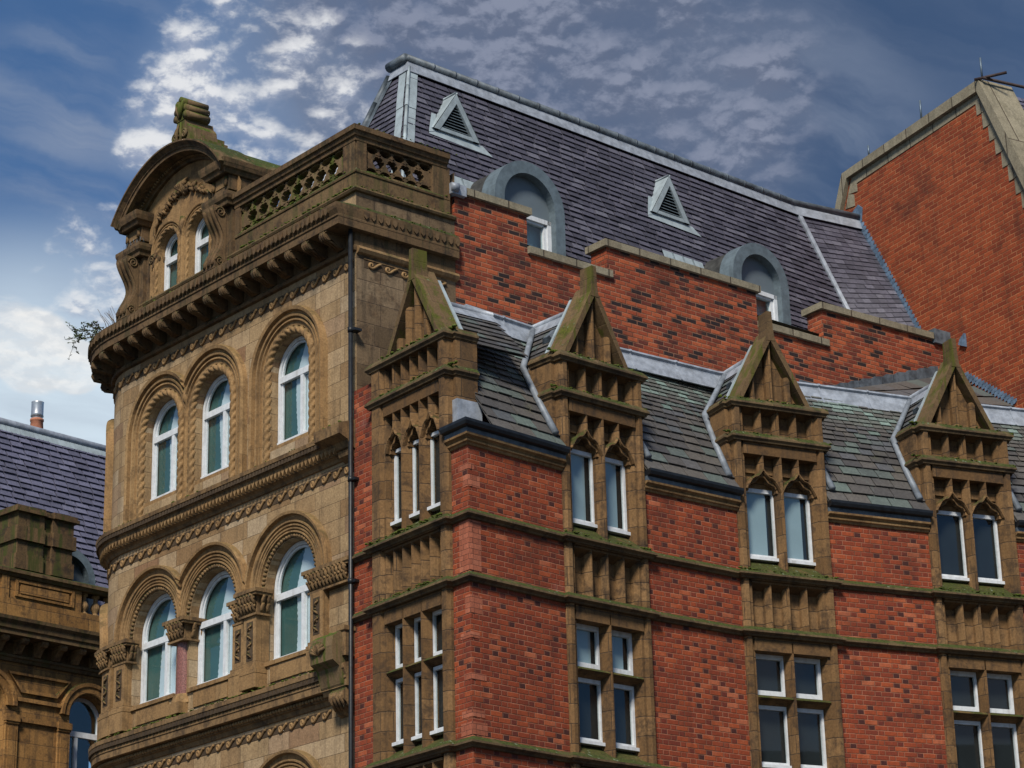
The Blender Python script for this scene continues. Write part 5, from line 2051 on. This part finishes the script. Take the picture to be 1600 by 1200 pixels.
# dormer roofs behind each gable
def dormer_roof(T, mid_, half, zr, depth, seed):
    m, l = MB(), MB()
    zf = 12.30
    ln = hypot(half, zr - zf)
    for sg in (-1, 1):
        def P(u, v, w, sg=sg):
            t = v / ln
            p = Vector((mid_ + sg * (half * (1 - t)) + sg * w * (zr - zf) / ln, .42 + u, zf + (zr - zf) * t + w * half / ln))
            return tuple(T @ p)
        reg = [(0, 0), (depth, 0), (depth, ln), (0, ln)]
        slates(m, P, reg, even_rows(0, ln, .13), lambda r_: .22, .012, seed + sg, .03, .004)
        l.add([P(0, ln - .20, .03), P(depth, ln - .20, .03), P(depth, ln + .02, .035), P(0, ln + .02, .035)], [(0, 1, 2, 3)])
    part('dormer_slates', m, 'green_slate', BW, recalc=False)
    a, b = T @ Vector((mid_, .40, zr + .03)), T @ Vector((mid_, .42 + depth, zr + .03))
    l.tube([a, b], .05, 8)
    part('lead_roll', l, 'lead', BW, recalc=False)
    # valley leads and slate vent
    for sg in ((-1, 1) if half < .7 else ()):
        v = MB()
        v.tube([T @ Vector((mid_ + sg * x, y, z)) for x, y, z in ((.81, .02, 11.27), (.80, .34, 11.80), (.76, .66, 12.34), (.42, .93, 12.76), (.08, 1.20, 13.18))], [.05, .045, .045, .04, .04], 8)
        part('valley_flashing', v, 'old_lead', BW)
    w = MB()
    tt = .62
    c_ = Vector((mid_ - half * (1 - tt), .62, zf + (zr - zf) * tt))
    nrm = Vector((-(zr - zf), 0, half)).normalized()
    upv = Vector((half, 0, zr - zf)).normalized()
    bx = [c_ + Vector((0, y, 0)) + upv * u + nrm * h for (y, u, h) in ((-.11, -.13, .02), (.11, -.13, .02), (.11, .14, .02), (-.11, .14, .02), (-.07, -.10, .085), (.07, -.10, .085), (.06, .10, .05), (-.06, .10, .05))]
    w.add([T @ p for p in bx], [(0, 1, 5, 4), (1, 2, 6, 5), (2, 3, 7, 6), (3, 0, 4, 7), (4, 5, 6, 7)])
    part('slate_vent', w, 'dark_lead', BW)


for i, (a, b) in enumerate(BAYS):
    dormer_roof(bay_T(a, b, .045), .71, .66, ZT + .06, RUN - .35, 100 + 7 * i)
dormer_roof(TL, .81, .74, ZT - .08, RUN - .3, 140)

# low dark slope between the lead flat and the tall party wall
mb = MB()
pa, pb, pc = Vector((8.35, .52, ZT + .08)), Vector((10.55, -.15, ZT + .08)), Vector((11.75, .80, 13.9))
pd, pe_ = Vector((11.97, 2.17, 14.88)), Vector((8.7, 2.36, 13.92))
G = 7
grid = []
for i in range(G + 1):
    t = i / G
    e0, e1 = pa.lerp(pe_, t), (pb.lerp(pc, min(1, t * 1.7)) if t < .6 else pc.lerp(pd, (t - .6) / .4))
    grid.append([e0.lerp(e1, j / 12) for j in range(13)])
for i in range(G):
    for j in range(12):
        a, b, c_, d_ = grid[i][j], grid[i][j + 1], grid[i + 1][j + 1], grid[i + 1][j]
        up_ = Vector((0, 0, .012 + .004 * ((i * 5 + j * 3) % 4)))
        mb.add([a + up_, b + up_ , c_, d_], [(0, 1, 2, 3)])
part('low_slate_roof', mb, 'green_slate', BW, recalc=False)
mb = MB()
f, L = seg_frame(4)
f3, L3 = seg_frame(3)
for i in range(11):
    s = -.35 + i * .26
    z = 13.95 + (s + .35) * .33
    ff, ss = (f, s) if s >= 0 else (f3, L3 + s)
    mb.prism(ff, [(ss, z - .16), (ss + .27, z - .10), (ss + .27, z + .16), (ss + .10, z + .13), (ss, z + .06)], .004, .014)
mb.box(f3, L3 - .62, L3 - .30, 13.86, 14.12, .005, .03)
part('stepped_flashing', mb, 'dark_lead', BW)

# moss cushions on caps, strings and cornice edges
k = new_mat('moss')
pos_ = k.n('ShaderNodeNewGeometry').outputs['Position']
mn = k.noise(pos_, 40.0, 5, 0.7)
mcol = k.ramp(k.noise(pos_, 9.0, 4, 0.6), [(0.3, (0.035, 0.050, 0.010)), (0.55, (0.085, 0.115, 0.012)), (0.75, (0.14, 0.17, 0.05))])
finish(k, mcol, 1.0, mn, 0.02, 1.0)


def moss(o, fr, runs, seed):
    r_ = random.Random(seed)
    m = MB()
    for (s0, s1, z, d, dens, sz) in runs:
        n = int(abs(s1 - s0) * dens) + 1
        for i in range(n):
            if r_.random() < .35 + .3 * sin(i * .37 + seed):
                continue
            q = sz * r_.uniform(.4, 1.2)
            c_ = fr.P(s0 + (s1 - s0) * r_.random(), z + r_.uniform(-.008, .012), d + r_.uniform(-.03, .012))
            m.blob(c_, (q * r_.uniform(.8, 1.7), q * r_.uniform(.8, 1.7), q * r_.uniform(.45, .8)), 6, 4)
    x = part('moss', m, 'moss', o)
    x['kind'] = 'stuff'


class TFr:
    curved = False

    def __init__(f, T):
        f.T = T

    def P(f, s, z, d=0.0):
        return tuple(f.T @ Vector((s, -d, z)))


for i, (a, b) in enumerate(BAYS):
    F_ = TFr(bay_T(a, b, .045))
    moss(BW, F_, [(-.15, .20, 12.405, -.06, 130, .022), (1.22, 1.57, 12.405, -.06, 130, .022), (-.15, .20, 11.92, -.05, 90, .018), (1.22, 1.56, 11.92, -.05, 70, .018),
                  (.1, 1.3, 12.40, .03, 30, .016), (.1, 1.3, 11.91, .03, 25, .015), (-.05, .16, 10.0, .05, 90, .018), (1.26, 1.46, 10.0, .05, 90, .018), (.1, 1.3, 9.99, .07, 35, .014)], 200 + i)
moss(BW, TFr(TL), [(-.15, .30, 12.405, -.06, 130, .022), (1.36, 1.76, 12.405, -.06, 150, .024), (-.15, .30, 11.92, -.05, 110, .018), (1.36, 1.76, 11.92, -.05, 150, .02),
                   (.2, 1.5, 12.40, .03, 45, .018), (.2, 1.5, 11.91, .03, 40, .016), (-.05, 1.65, 10.0, .07, 60, .017), (-.05, 1.65, 9.22, .07, 45, .014)], 300)
moss(SB, FA, [(-8.5, -2.98, 8.595, .19, 34, .018), (-2.95, -2.5, 9.0, .16, 160, .026), (-8.4, -2.98, 11.675, .19, 16, .014), (-2.98, -2.46, 11.74, .25, 80, .018),
              (-9.2, -2.5, 14.775, .38, 26, .020), (-5.2, -2.5, 15.13, .04, 50, .020), (-5.2, -2.6, 15.40, .02, 40, .016), (-5.2, -2.5, 16.05, .0, 16, .016)], 400)
moss(SB, FRET, [(.0, 1.65, 15.13, .04, 40, .016), (.0, 1.6, 15.39, .02, 30, .014), (.0, 1.7, 16.05, .05, 22, .014), (.0, 1.6, 14.80, .10, 26, .014)], 410)

# ================================================================ TALL BRICK GABLE END
GB = thing('gable_end_building', 'tall plain red brick gable end with pale stone coping rising behind the slate roofs', 'building')
ag = radians(-11)
tg = (-sin(ag), cos(ag))
FG = Fr((12.38, 4.26), (-tg[0], -tg[1]))     # s to the viewer's right = towards the street
# outline in (s, z): s = -t
OUT = [(-.95, 0.0), (-.95, 18.2), (-.14, 19.31), (3.465, 19.40), (4.40, 17.25), (5.6, 14.6), (5.6, 0)]
OUT[2] = (-.14, 19.30)
OUT[3] = (3.465, 19.39)
bot = [(-1.6, 0), (-1.6, 16.2), (-.14, 19.30), (3.465, 19.39), (5.75, 14.2), (5.75, 0)]
mb = MB()
mb.prism(FG, bot, -.34, 0)
part('gable_wall', mb, 'gable_brick', GB)
mb = MB()
# flat coping with band below, back rake and street rake
mb.prism(FG, [(-.26, 19.43), (3.53, 19.58), (3.47, 19.385), (-.14, 19.29)], -.40, .085)
mb.prism(FG, [(-.26, 19.43), (-.14, 19.29), (-1.55, 16.3), (-1.68, 16.4)], -.40, .085)
mb.prism(FG, [(3.53, 19.58), (5.95, 14.2), (5.68, 14.15), (3.47, 19.385)], -.62, .10)
part('coping', mb, 'pale_coping', GB)
mb = MB()
mb.prism(FG, [(-.09, 19.285), (3.42, 19.375), (3.37, 19.23), (-.04, 19.13)], -.02, .012)
for i in range(2):
    s0 = -.10 - .06 * i
    mb.prism(FG, [(-.10 - .11 * i, 19.26 - .24 * i), (.05 - .10 * i, 19.20 - .24 * i), (.05 - .10 * i, 18.98 - .24 * i), (-.21 - .11 * i, 19.02 - .24 * i)], -.02, .011)
# stepped blocks under the street rake
n = 18
for i in range(n):
    t = i / n
    s, z = 3.43 + (5.66 - 3.43) * t, 19.30 + (14.15 - 19.30) * t
    h = (19.30 - 14.15) / n
    mb.prism(FG, [(s, z), (s + .122, z - h), (s - .10, z - h + .0), (s - .10, z - .02)], -.02, .013 + .002 * (i % 2))
part('band_stones', mb, 'pale_coping', GB)
mb = MB()
mb.add([FG.P(3.55, 19.40, -.4), FG.P(3.55, 19.40, -6.5), FG.P(5.85, 14.2, -6.5), FG.P(5.85, 14.2, -.4)], [(0, 1, 2, 3)])
part('roof_slope', mb, 'dark_lead', GB, recalc=False)
m = MB()
lnr = hypot(2.3, 5.2)


def PG(u, v, w):
    t = v / lnr
    return FG.P(5.85 - 2.3 * t + w * 5.2 / lnr, 14.2 + 5.2 * t + w * 2.3 / lnr, -.62 - u)


slates(m, PG, [(0, 0), (4.5, 0), (4.5, lnr), (0, lnr)], even_rows(0, lnr, .11), lambda r_: .3, .012, 77, .03, .004)
part('slate_roof', m, 'blue_slate', GB, recalc=False)
for s in (.465, 1.949, 3.56):
    mb = MB()
    z = 19.46 + .04 * s
    mb.tube([FG.P(s, z, .02), FG.P(s, z + .36 - (.16 if s < 1 else 0), .02)], .018, 6)
    part('lightning_rod', mb, 'grey_steel', GB)
mb = MB()
mb.tube([FG.P(3.62, 19.56, .05), FG.P(3.66, 19.62, -3.2)], .026, 8)
mb.tube([FG.P(3.95, 18.98, -.65), FG.P(3.98, 19.02, -3.4)], .022, 8)
mb.tube([FG.P(3.50, 19.56, .14), FG.P(3.86, 19.62, -.25)], .026, 8)
part('guard_rail', mb, 'rusty_steel', GB)
# blue lead flashing stepped up the junction with the slate roof
fl = MB()
pts = [(.02, 18.42), (1.02, 16.55), (1.40, 15.85), (1.62, 15.42)]
N = 34
for i in range(N):
    t = i / N
    s, z = .02 + 1.62 * t, 18.44 - 3.0 * t
    fl.prism(FG, [(s - .06, z + .02), (s + .10, z), (s + .10, z - .055), (s + .055, z - .092), (s - .06, z - .092)], .004, .016)
fl.prism(FG, [(-.22, 18.36), (.12, 18.44), (.16, 18.62), (.05, 18.72), (-.22, 18.60)], .004, .02)
fl.cut()
fl.prism(FG, [(2.40, 15.30), (2.56, 15.22), (2.56, 15.45), (2.44, 15.38)], .004, .05)
fl.cut()
N = 16
for i in range(N):
    t = i / N
    s, z = 2.45 + 1.15 * t, 14.80 - .85 * t
    fl.prism(FG, [(s - .05, z), (s + .09, z), (s + .09, z - .045), (s + .06, z - .07), (s - .05, z - .09)], .004, .016)
part('stepped_flashing', fl, 'blue_flashing', GB)

# ================================================================ BUILDING ACROSS THE SIDE STREET (far left)
LB = thing('balustraded_building', 'mossy orange stone building with balustrade, blue slate roof and a steel-capped chimney pot, far left', 'building')
bl = radians(7)
FL = Fr((4.086, 16.536), (cos(bl), sin(bl)))
ops_l = [(-1.76, .42, 9.0, 10.88), (.49, .42, 9.0, 10.88), (2.74, .42, 9.0, 10.88)]
mb = MB()
cur = -8.0
for (c, hw, zs, zsp) in ops_l:
    mb.add([FL.P(cur, 0), FL.P(c - hw, 0), FL.P(c - hw, 11.75), FL.P(cur, 11.75)], [(0, 1, 2, 3)])
    mb.add([FL.P(c - hw, 0), FL.P(c + hw, 0), FL.P(c + hw, zs), FL.P(c - hw, zs)], [(0, 1, 2, 3)])
    arc = [(c - hw * cos(pi * i / 20), zsp + hw * sin(pi * i / 20)) for i in range(21)]
    for a, b in zip(arc, arc[1:]):
        mb.add([FL.P(*a), FL.P(*b), FL.P(b[0], 11.75), FL.P(a[0], 11.75)], [(0, 1, 2, 3)])
    loop = [(c - hw, zs)] + arc + [(c + hw, zs)]
    n = len(loop)
    mb.add([FL.P(s, z, 0) for s, z in loop] + [FL.P(s, z, -.3) for s, z in loop], [(i, (i + 1) % n, n + (i + 1) % n, n + i) for i in range(n)])
    cur = c + hw
mb.add([FL.P(cur, 0), FL.P(9, 0), FL.P(9, 11.75), FL.P(cur, 11.75)], [(0, 1, 2, 3)])
mb.add([FL.P(-8, 0), FL.P(-8, 0, -6), FL.P(-8, 13, -6), FL.P(-8, 13)], [(0, 1, 2, 3)])
mb.add([FL.P(9, 0), FL.P(9, 0, -6), FL.P(9, 13, -6), FL.P(9, 13)], [(0, 1, 2, 3)])
part('facade_wall', mb, 'orange_stone', LB, recalc=False)
for (c, hw, zs, zsp) in ops_l:
    m = MB()
    m.sweep_arch(FL, arch_path(c, 0, zsp, None, None, 26), [(.44, 0), (.44, .03), (.46, .045), (.56, .05), (.575, .075), (.64, .08), (.65, .05), (.65, 0)])
    part('window_surround', m, 'orange_stone', LB)
    m = MB()
    m.sweep_arch(FL, arch_path(c, hw - .01, zsp, zs, zs, 26), [(0, -.24), (0, -.19), (-.06, -.19), (-.06, -.24), (0, -.24)])
    m.box(FL, c - hw, c + hw, 10.56, 10.66, -.24, -.18)
    m.box(FL, c - .15, c - .08, zs, 10.56, -.24, -.185)
    w = part('window', m, 'white_frame', LB)
    g = MB()
    pts = [(c - hw, zs)] + [(p[0], p[1]) for p in arch_path(c, hw, zsp, None, None, 24)] + [(c + hw, zs)]
    g.prism(FL, pts, -.225, -.22)
    part('glass', g, 'window_glass', w)
    g = MB()
    g.prism(FL, pts, -.5, -.49)
    part('dark_interior', g, 'dark_room', w)
    m = MB()
    for sg in (-1, 1):
        s0, s1 = sorted((c + sg * (hw + .01), c + sg * (hw + .27)))
        m.box(FL, s0, s1, 0.3, 10.56, 0, .05)
        m.box(FL, s0 + .05, s1 - .05, 4, 10.48, .04, .062)
        m.box(FL, s0 - .02, s1 + .02, 10.60, 10.72, 0, .09)
        m.box(FL, s0 - .01, s1 + .01, 10.56, 10.60, 0, .07)
    part('pilaster', m, 'orange_stone', LB)
m = MB()
for a, b in ((-1.76, .49), (.49, 2.74), (-4.01, -1.76)):
    m.cut()
    m.box(FL, a + .70, b - .70, 10.62, 10.71, 0, .05)
    m.box(FL, a + .66, b - .66, 10.98, 11.05, 0, .06)
    c_ = (a + b) / 2
    m.sweep_arch(FL, [(c_ - .66, 11.47, -.7, .7), (c_ + .66, 11.47, .7, .7), (c_ + .38, 11.17, .3, -1), (c_ - .38, 11.17, -.3, -1), (c_ - .66, 11.47, -.7, .7)], [(-.035, 0), (-.03, .05), (.03, .05), (.035, 0)])
part('wall_panel', m, 'orange_stone', LB)
m = MB()
ends = [FL.P(-8, 0)[:2], FL.P(9, 0)[:2]]
m.sweep_plan(ends, [(0, 11.66), (.04, 11.67), (.06, 11.72), (.09, 11.74), (.09, 11.78), (.03, 11.80), (.03, 12.05), (.38, 12.06), (.38, 12.14), (.41, 12.16), (.42, 12.24), (.47, 12.30), (.48, 12.36), (.20, 12.42), (0, 12.44)])
part('cornice', m, 'mossy_stone', LB)
bmL = MB()
bmL.prism_s(Fr((0, 0), (1, 0)), [(0, 12.05), (.30, 12.05), (.31, 12.0), (.27, 11.95), (.20, 11.95), (.12, 11.86), (.08, 11.80), (0, 11.78)], -.065, .065)
bme = bmL.mesh('bracket', 'carved_stone')
for i in range(-9, 14):
    o = link('bracket', bme, LB)
    p = FL.P(.084 + i * .42, 0, .03)
    o.location = (p[0], p[1], 0)
    o.rotation_euler = (0, 0, bl)
# parapet: plinth, solid panel, balusters, coping
m = MB()
m.box(FL, -8, 9, 12.44, 12.80, -.25, .06)
m.box(FL, -8, .22, 12.80, 13.20, -.22, .03)
m.box(FL, -1.22, .0, 12.86, 12.90, .0, .06)
m.box(FL, -1.22, .0, 13.12, 13.16, .0, .06)
m.box(FL, -1.26, -1.20, 12.86, 13.16, .0, .06)
m.box(FL, -.02, .04, 12.86, 13.16, .0, .06)
m.box(FL, -1.14, -.08, 12.93, 13.09, .0, .05)
m.box(FL, -1.56, -1.40, 12.80, 13.20, .0, .06)
part('parapet', m, 'orange_stone', LB)
m = MB()
m.sweep_plan(ends, [(0, 13.20), (.06, 13.21), (.09, 13.26), (.12, 13.27), (.12, 13.33), (0, 13.38), (-.28, 13.38), (-.28, 13.20)])
part('parapet_coping', m, 'mossy_stone', LB)
bp_ = [(.075, 12.80), (.075, 12.835), (.045, 12.85), (.05, 12.875), (.085, 12.93), (.092, 12.97), (.075, 13.02), (.045, 13.07), (.036, 13.10), (.05, 13.11), (.036, 13.125), (.055, 13.15), (.075, 13.165), (.075, 13.20)]
m = MB()
m.lathe((0, 0, 0), bp_, 14)
bme = m.mesh('baluster', 'moulding_stone')
for i in range(16):
    o = link('baluster', bme, LB)
    p = FL.P(.357 + i * .265, 0, -.08)
    o.location = (p[0], p[1], 0)
# mossy pedestal on the parapet
m = MB()
for s0, s1, z0, z1, dd in ((-1.29, .0, 13.38, 13.66, .06), (-1.25, -.03, 13.66, 13.92, .03), (-1.30, .02, 13.92, 14.18, .08), (-1.26, -.02, 14.18, 14.44, .04), (-1.34, .06, 14.44, 14.50, .11), (-1.31, .03, 14.50, 14.56, .08)):
    m.box(FL, s0, -.68, z0, z1, -.62, dd)
    m.box(FL, -.68, -.50, z0 + .005, z1 - .012, -.60, dd - .05)
    m.box(FL, -.50, s1, z0, z1, -.62, dd)
part('pedestal', m, 'pedestal_stone', LB, 'blocky mossy pedestal on the parapet')
# roof
zr_, z0_, c_l = 17.03, 13.0, .42


def PL(u, v, w):
    l = sqrt(1 + c_l ** 2)
    return FL.P(u, z0_ + v + w * c_l / l, -.75 - v * c_l + w / l)


m = MB()
reg = [(-8, 0), (9, 0), (9, zr_ - z0_), (-8, zr_ - z0_)]
slates(m, PL, [(-4, 0), (3.2, 0), (3.2, zr_ - z0_ - .1), (-4, zr_ - z0_ - .1)], even_rows(0, zr_ - z0_ - .1, .135), lambda r_: .30, .020, 21, .03, .013)
slates(m, PL, [(3.2, 0), (9, 0), (9, zr_ - z0_ - .1), (3.2, zr_ - z0_ - .1)], even_rows(0, zr_ - z0_ - .1, .236), lambda r_: .57, .016, 22, .03, .006)
slates(m, PL, [(-8, 0), (-4, 0), (-4, zr_ - z0_ - .1), (-8, zr_ - z0_ - .1)], even_rows(0, zr_ - z0_ - .1, .236), lambda r_: .57, .016, 23, .03, .006)
part('slate_roof', m, 'blue_slate', LB, recalc=False)
m = MB()
dd = -.75 - (zr_ - z0_) * c_l
m.add([FL.P(-8, zr_, dd), FL.P(9, zr_, dd), FL.P(9, 12, dd - 5), FL.P(-8, 12, dd - 5)], [(0, 1, 2, 3)])
part('roof_back', m, 'sooty_lead', LB, recalc=False)
m = MB()
m.tube([FL.P(-8, zr_ + .02, dd), FL.P(9, zr_ + .02, dd)], .085, 10)
part('ridge_roll', m, 'lead', LB)
m = MB()
vv = zr_ - z0_
m.add([PL(-8, vv - .20, .03), PL(9, vv - .20, .03), PL(9, vv, .03), PL(-8, vv, .03)], [(0, 1, 2, 3)])
for i in range(70):
    u = -4 + i * .11
    m.add([PL(u, vv - .20, .035), PL(u + .09, vv - .20, .035), PL(u + .09, vv - .06, .034), PL(u, vv - .06, .034)], [(0, 1, 2, 3)])
part('ridge_apron', m, 'pale_lead', LB, recalc=False)
# dormer behind the pedestal
m = MB()
uc, hw_, zs_ = .40, .62, 13.60
m.sweep_arch(FL, arch_path(uc, hw_, zs_, 13.0, 13.0, 24), [(0, -1.3), (0, -.62), (-.15, -.62), (-.15, -1.3)])
d_ = part('dormer', m, 'dormer_paint', LB)
m = MB()
m.prism(FL, [(uc - .47, 13.0)] + [(p[0], p[1]) for p in arch_path(uc, .47, zs_, None, None, 20)] + [(uc + .47, 13.0)], -.80, -.78)
part('head_panel', m, 'panel_paint', d_)
m = MB()
m.box(FL, uc + .37, uc + .47, 12.9, 13.5, -.78, -.70)
part('window_frame', m, 'white_frame', d_)
# chimney pot and cowl behind the ridge
m = MB()
pc_ = FL.P(1.16, 0, dd - .45)
cx, cy = pc_[0], pc_[1]
m.box(Fr((cx, cy), (1, 0)), -.5, .5, 13.5, 16.95, -.35, .35)
ch = part('chimney_stack', m, 'carved_stone', LB)
m = MB()
m.lathe((cx, cy, 0), [(.155, 16.9), (.14, 17.2), (.125, 17.43), (.138, 17.44), (.138, 17.48), (.12, 17.49)], 16)
part('chimney_pot', m, 'terracotta', ch)
m = MB()
m.lathe((cx, cy, 0), [(.11, 17.48), (.11, 17.53), (.132, 17.54), (.122, 17.59), (.122, 17.82), (.128, 17.84), (.11, 17.84)], 16)
part('cowl', m, 'steel', ch)

# ================================================================ HOUSES OPPOSITE (they show in the window panes)
def opposite(name, label, o, t, L, eaves, ridge, depth, gable):
    T = thing(name, label, 'building')
    f = Fr(o, t)
    m = MB()
    nb = int(L / 2.6)
    m.box(f, 0, L, 0, eaves, -depth, 0)
    if gable:
        m.prism(f, [(0, eaves), (L, eaves), (L * .62, ridge), (L * .38, ridge)], -depth, 0)
    part('wall', m, 'gable_brick', T)
    if not gable:
        m = MB()
        m.prism_s(f, [(.25, eaves), (-depth / 2, ridge), (-depth - .25, eaves)], -.2, L + .2)
        part('roof', m, 'sooty_lead', T)
        for i in range(3):
            m = MB()
            m.box(f, L * (.15 + .3 * i), L * (.15 + .3 * i) + 1.3, eaves, ridge + 1.0, -depth / 2 - .4, -depth / 2 + .4)
            part('chimney', m, 'gable_brick', T)
    for i in range(nb):
        for z in (4.2, 7.6):
            m = MB()
            a = (i + .3) * L / nb
            m.box(f, a, a + 1.0, z, z + 1.7, 0, .05)
            w = part('window', m, 'white_frame', T)
            g = MB()
            g.box(f, a + .1, a + .9, z + .1, z + 1.6, .05, .056)
            part('pane', g, 'dark_room', w)


opposite('terrace', 'brick terrace across the street, mirrored in the lower panes', (46, -32), (-1, 0), 32, 11.5, 15.0, 9, False)
opposite('gabled_house', 'taller gabled brick house across the street, mirrored in the right-hand panes', (13.2, -33), (-1, 0), 11, 15.5, 20.0, 9, True)

# ================================================================ PLANT ON THE CORNICE
SH = thing('wild_shrub', 'straggly weed sprouting from the left end of the top cornice', 'plant', (0, 0, 0))
r = random.Random(31)
st, lf = MB(), MB()
root = Vector(FA.P(-8.35, 14.80, .20))
for i in range(15):
    d = Vector((r.uniform(-.35, .05), r.uniform(-.1, .35), 1)).normalized()
    L = r.uniform(.25, .5)
    b = root + Vector((r.uniform(-.06, .06), r.uniform(-.12, .12), 0))
    st.tube([b, b + d * L * .5 + Vector((0, 0, -.02)), b + d * L + Vector((-.03, .05, -.05))], .0035, 4)


def twig(p, d, L, lev):
    pts = [p]
    for k_ in range(5):
        d = (d + Vector((r.uniform(-.2, .2), r.uniform(-.2, .2), r.uniform(-.15, .2)))).normalized()
        p = p + d * L / 5
        pts.append(p)
        for q in range(2):
            a = Vector((r.uniform(-1, 1), r.uniform(-1, 1), r.uniform(-.6, .8))).normalized()
            n_ = d.cross(a).normalized() * .012
            tip = p + a * r.uniform(.035, .065)
            lf.add([p, p + (tip - p) * .5 + n_, tip, p + (tip - p) * .5 - n_], [(0, 1, 2, 3)])
        if lev < 2 and r.random() < .45:
            twig(p, (d + Vector((r.uniform(-.8, .8), r.uniform(-.8, .8), r.uniform(-.4, .6)))).normalized(), L * .5, lev + 1)
    st.tube(pts, .0045 if lev == 0 else .003, 4)


for q in range(4):
    twig(root, Vector((-.35 + r.uniform(-.2, .1), .85, .12 + q * .16)).normalized(), .60, 0)
part('stem', st, 'shrub_stem', SH)
part('foliage', lf, 'shrub_leaf', SH, recalc=False)

# ================================================================ GROUND
def structure(name, mb, mat):
    o = part(name, mb, mat, None, recalc=False)
    o['kind'] = 'structure'
    return o


m = MB()
m.add([(-900, -900, 0), (900, -900, 0), (900, 900, 0), (-900, 900, 0)], [(0, 1, 2, 3)])
structure('street', m, 'asphalt')
m = MB()
m.sweep_plan([(-2.4, 20), (-2.4, -2.2), (1.6, -2.2), (7.6, -3.2), (14.5, -5.6), (26, -11)], [(0, 0.0), (0, .13), (-3.2, .134), (-3.2, 0)])
structure('pavement', m, 'paving')
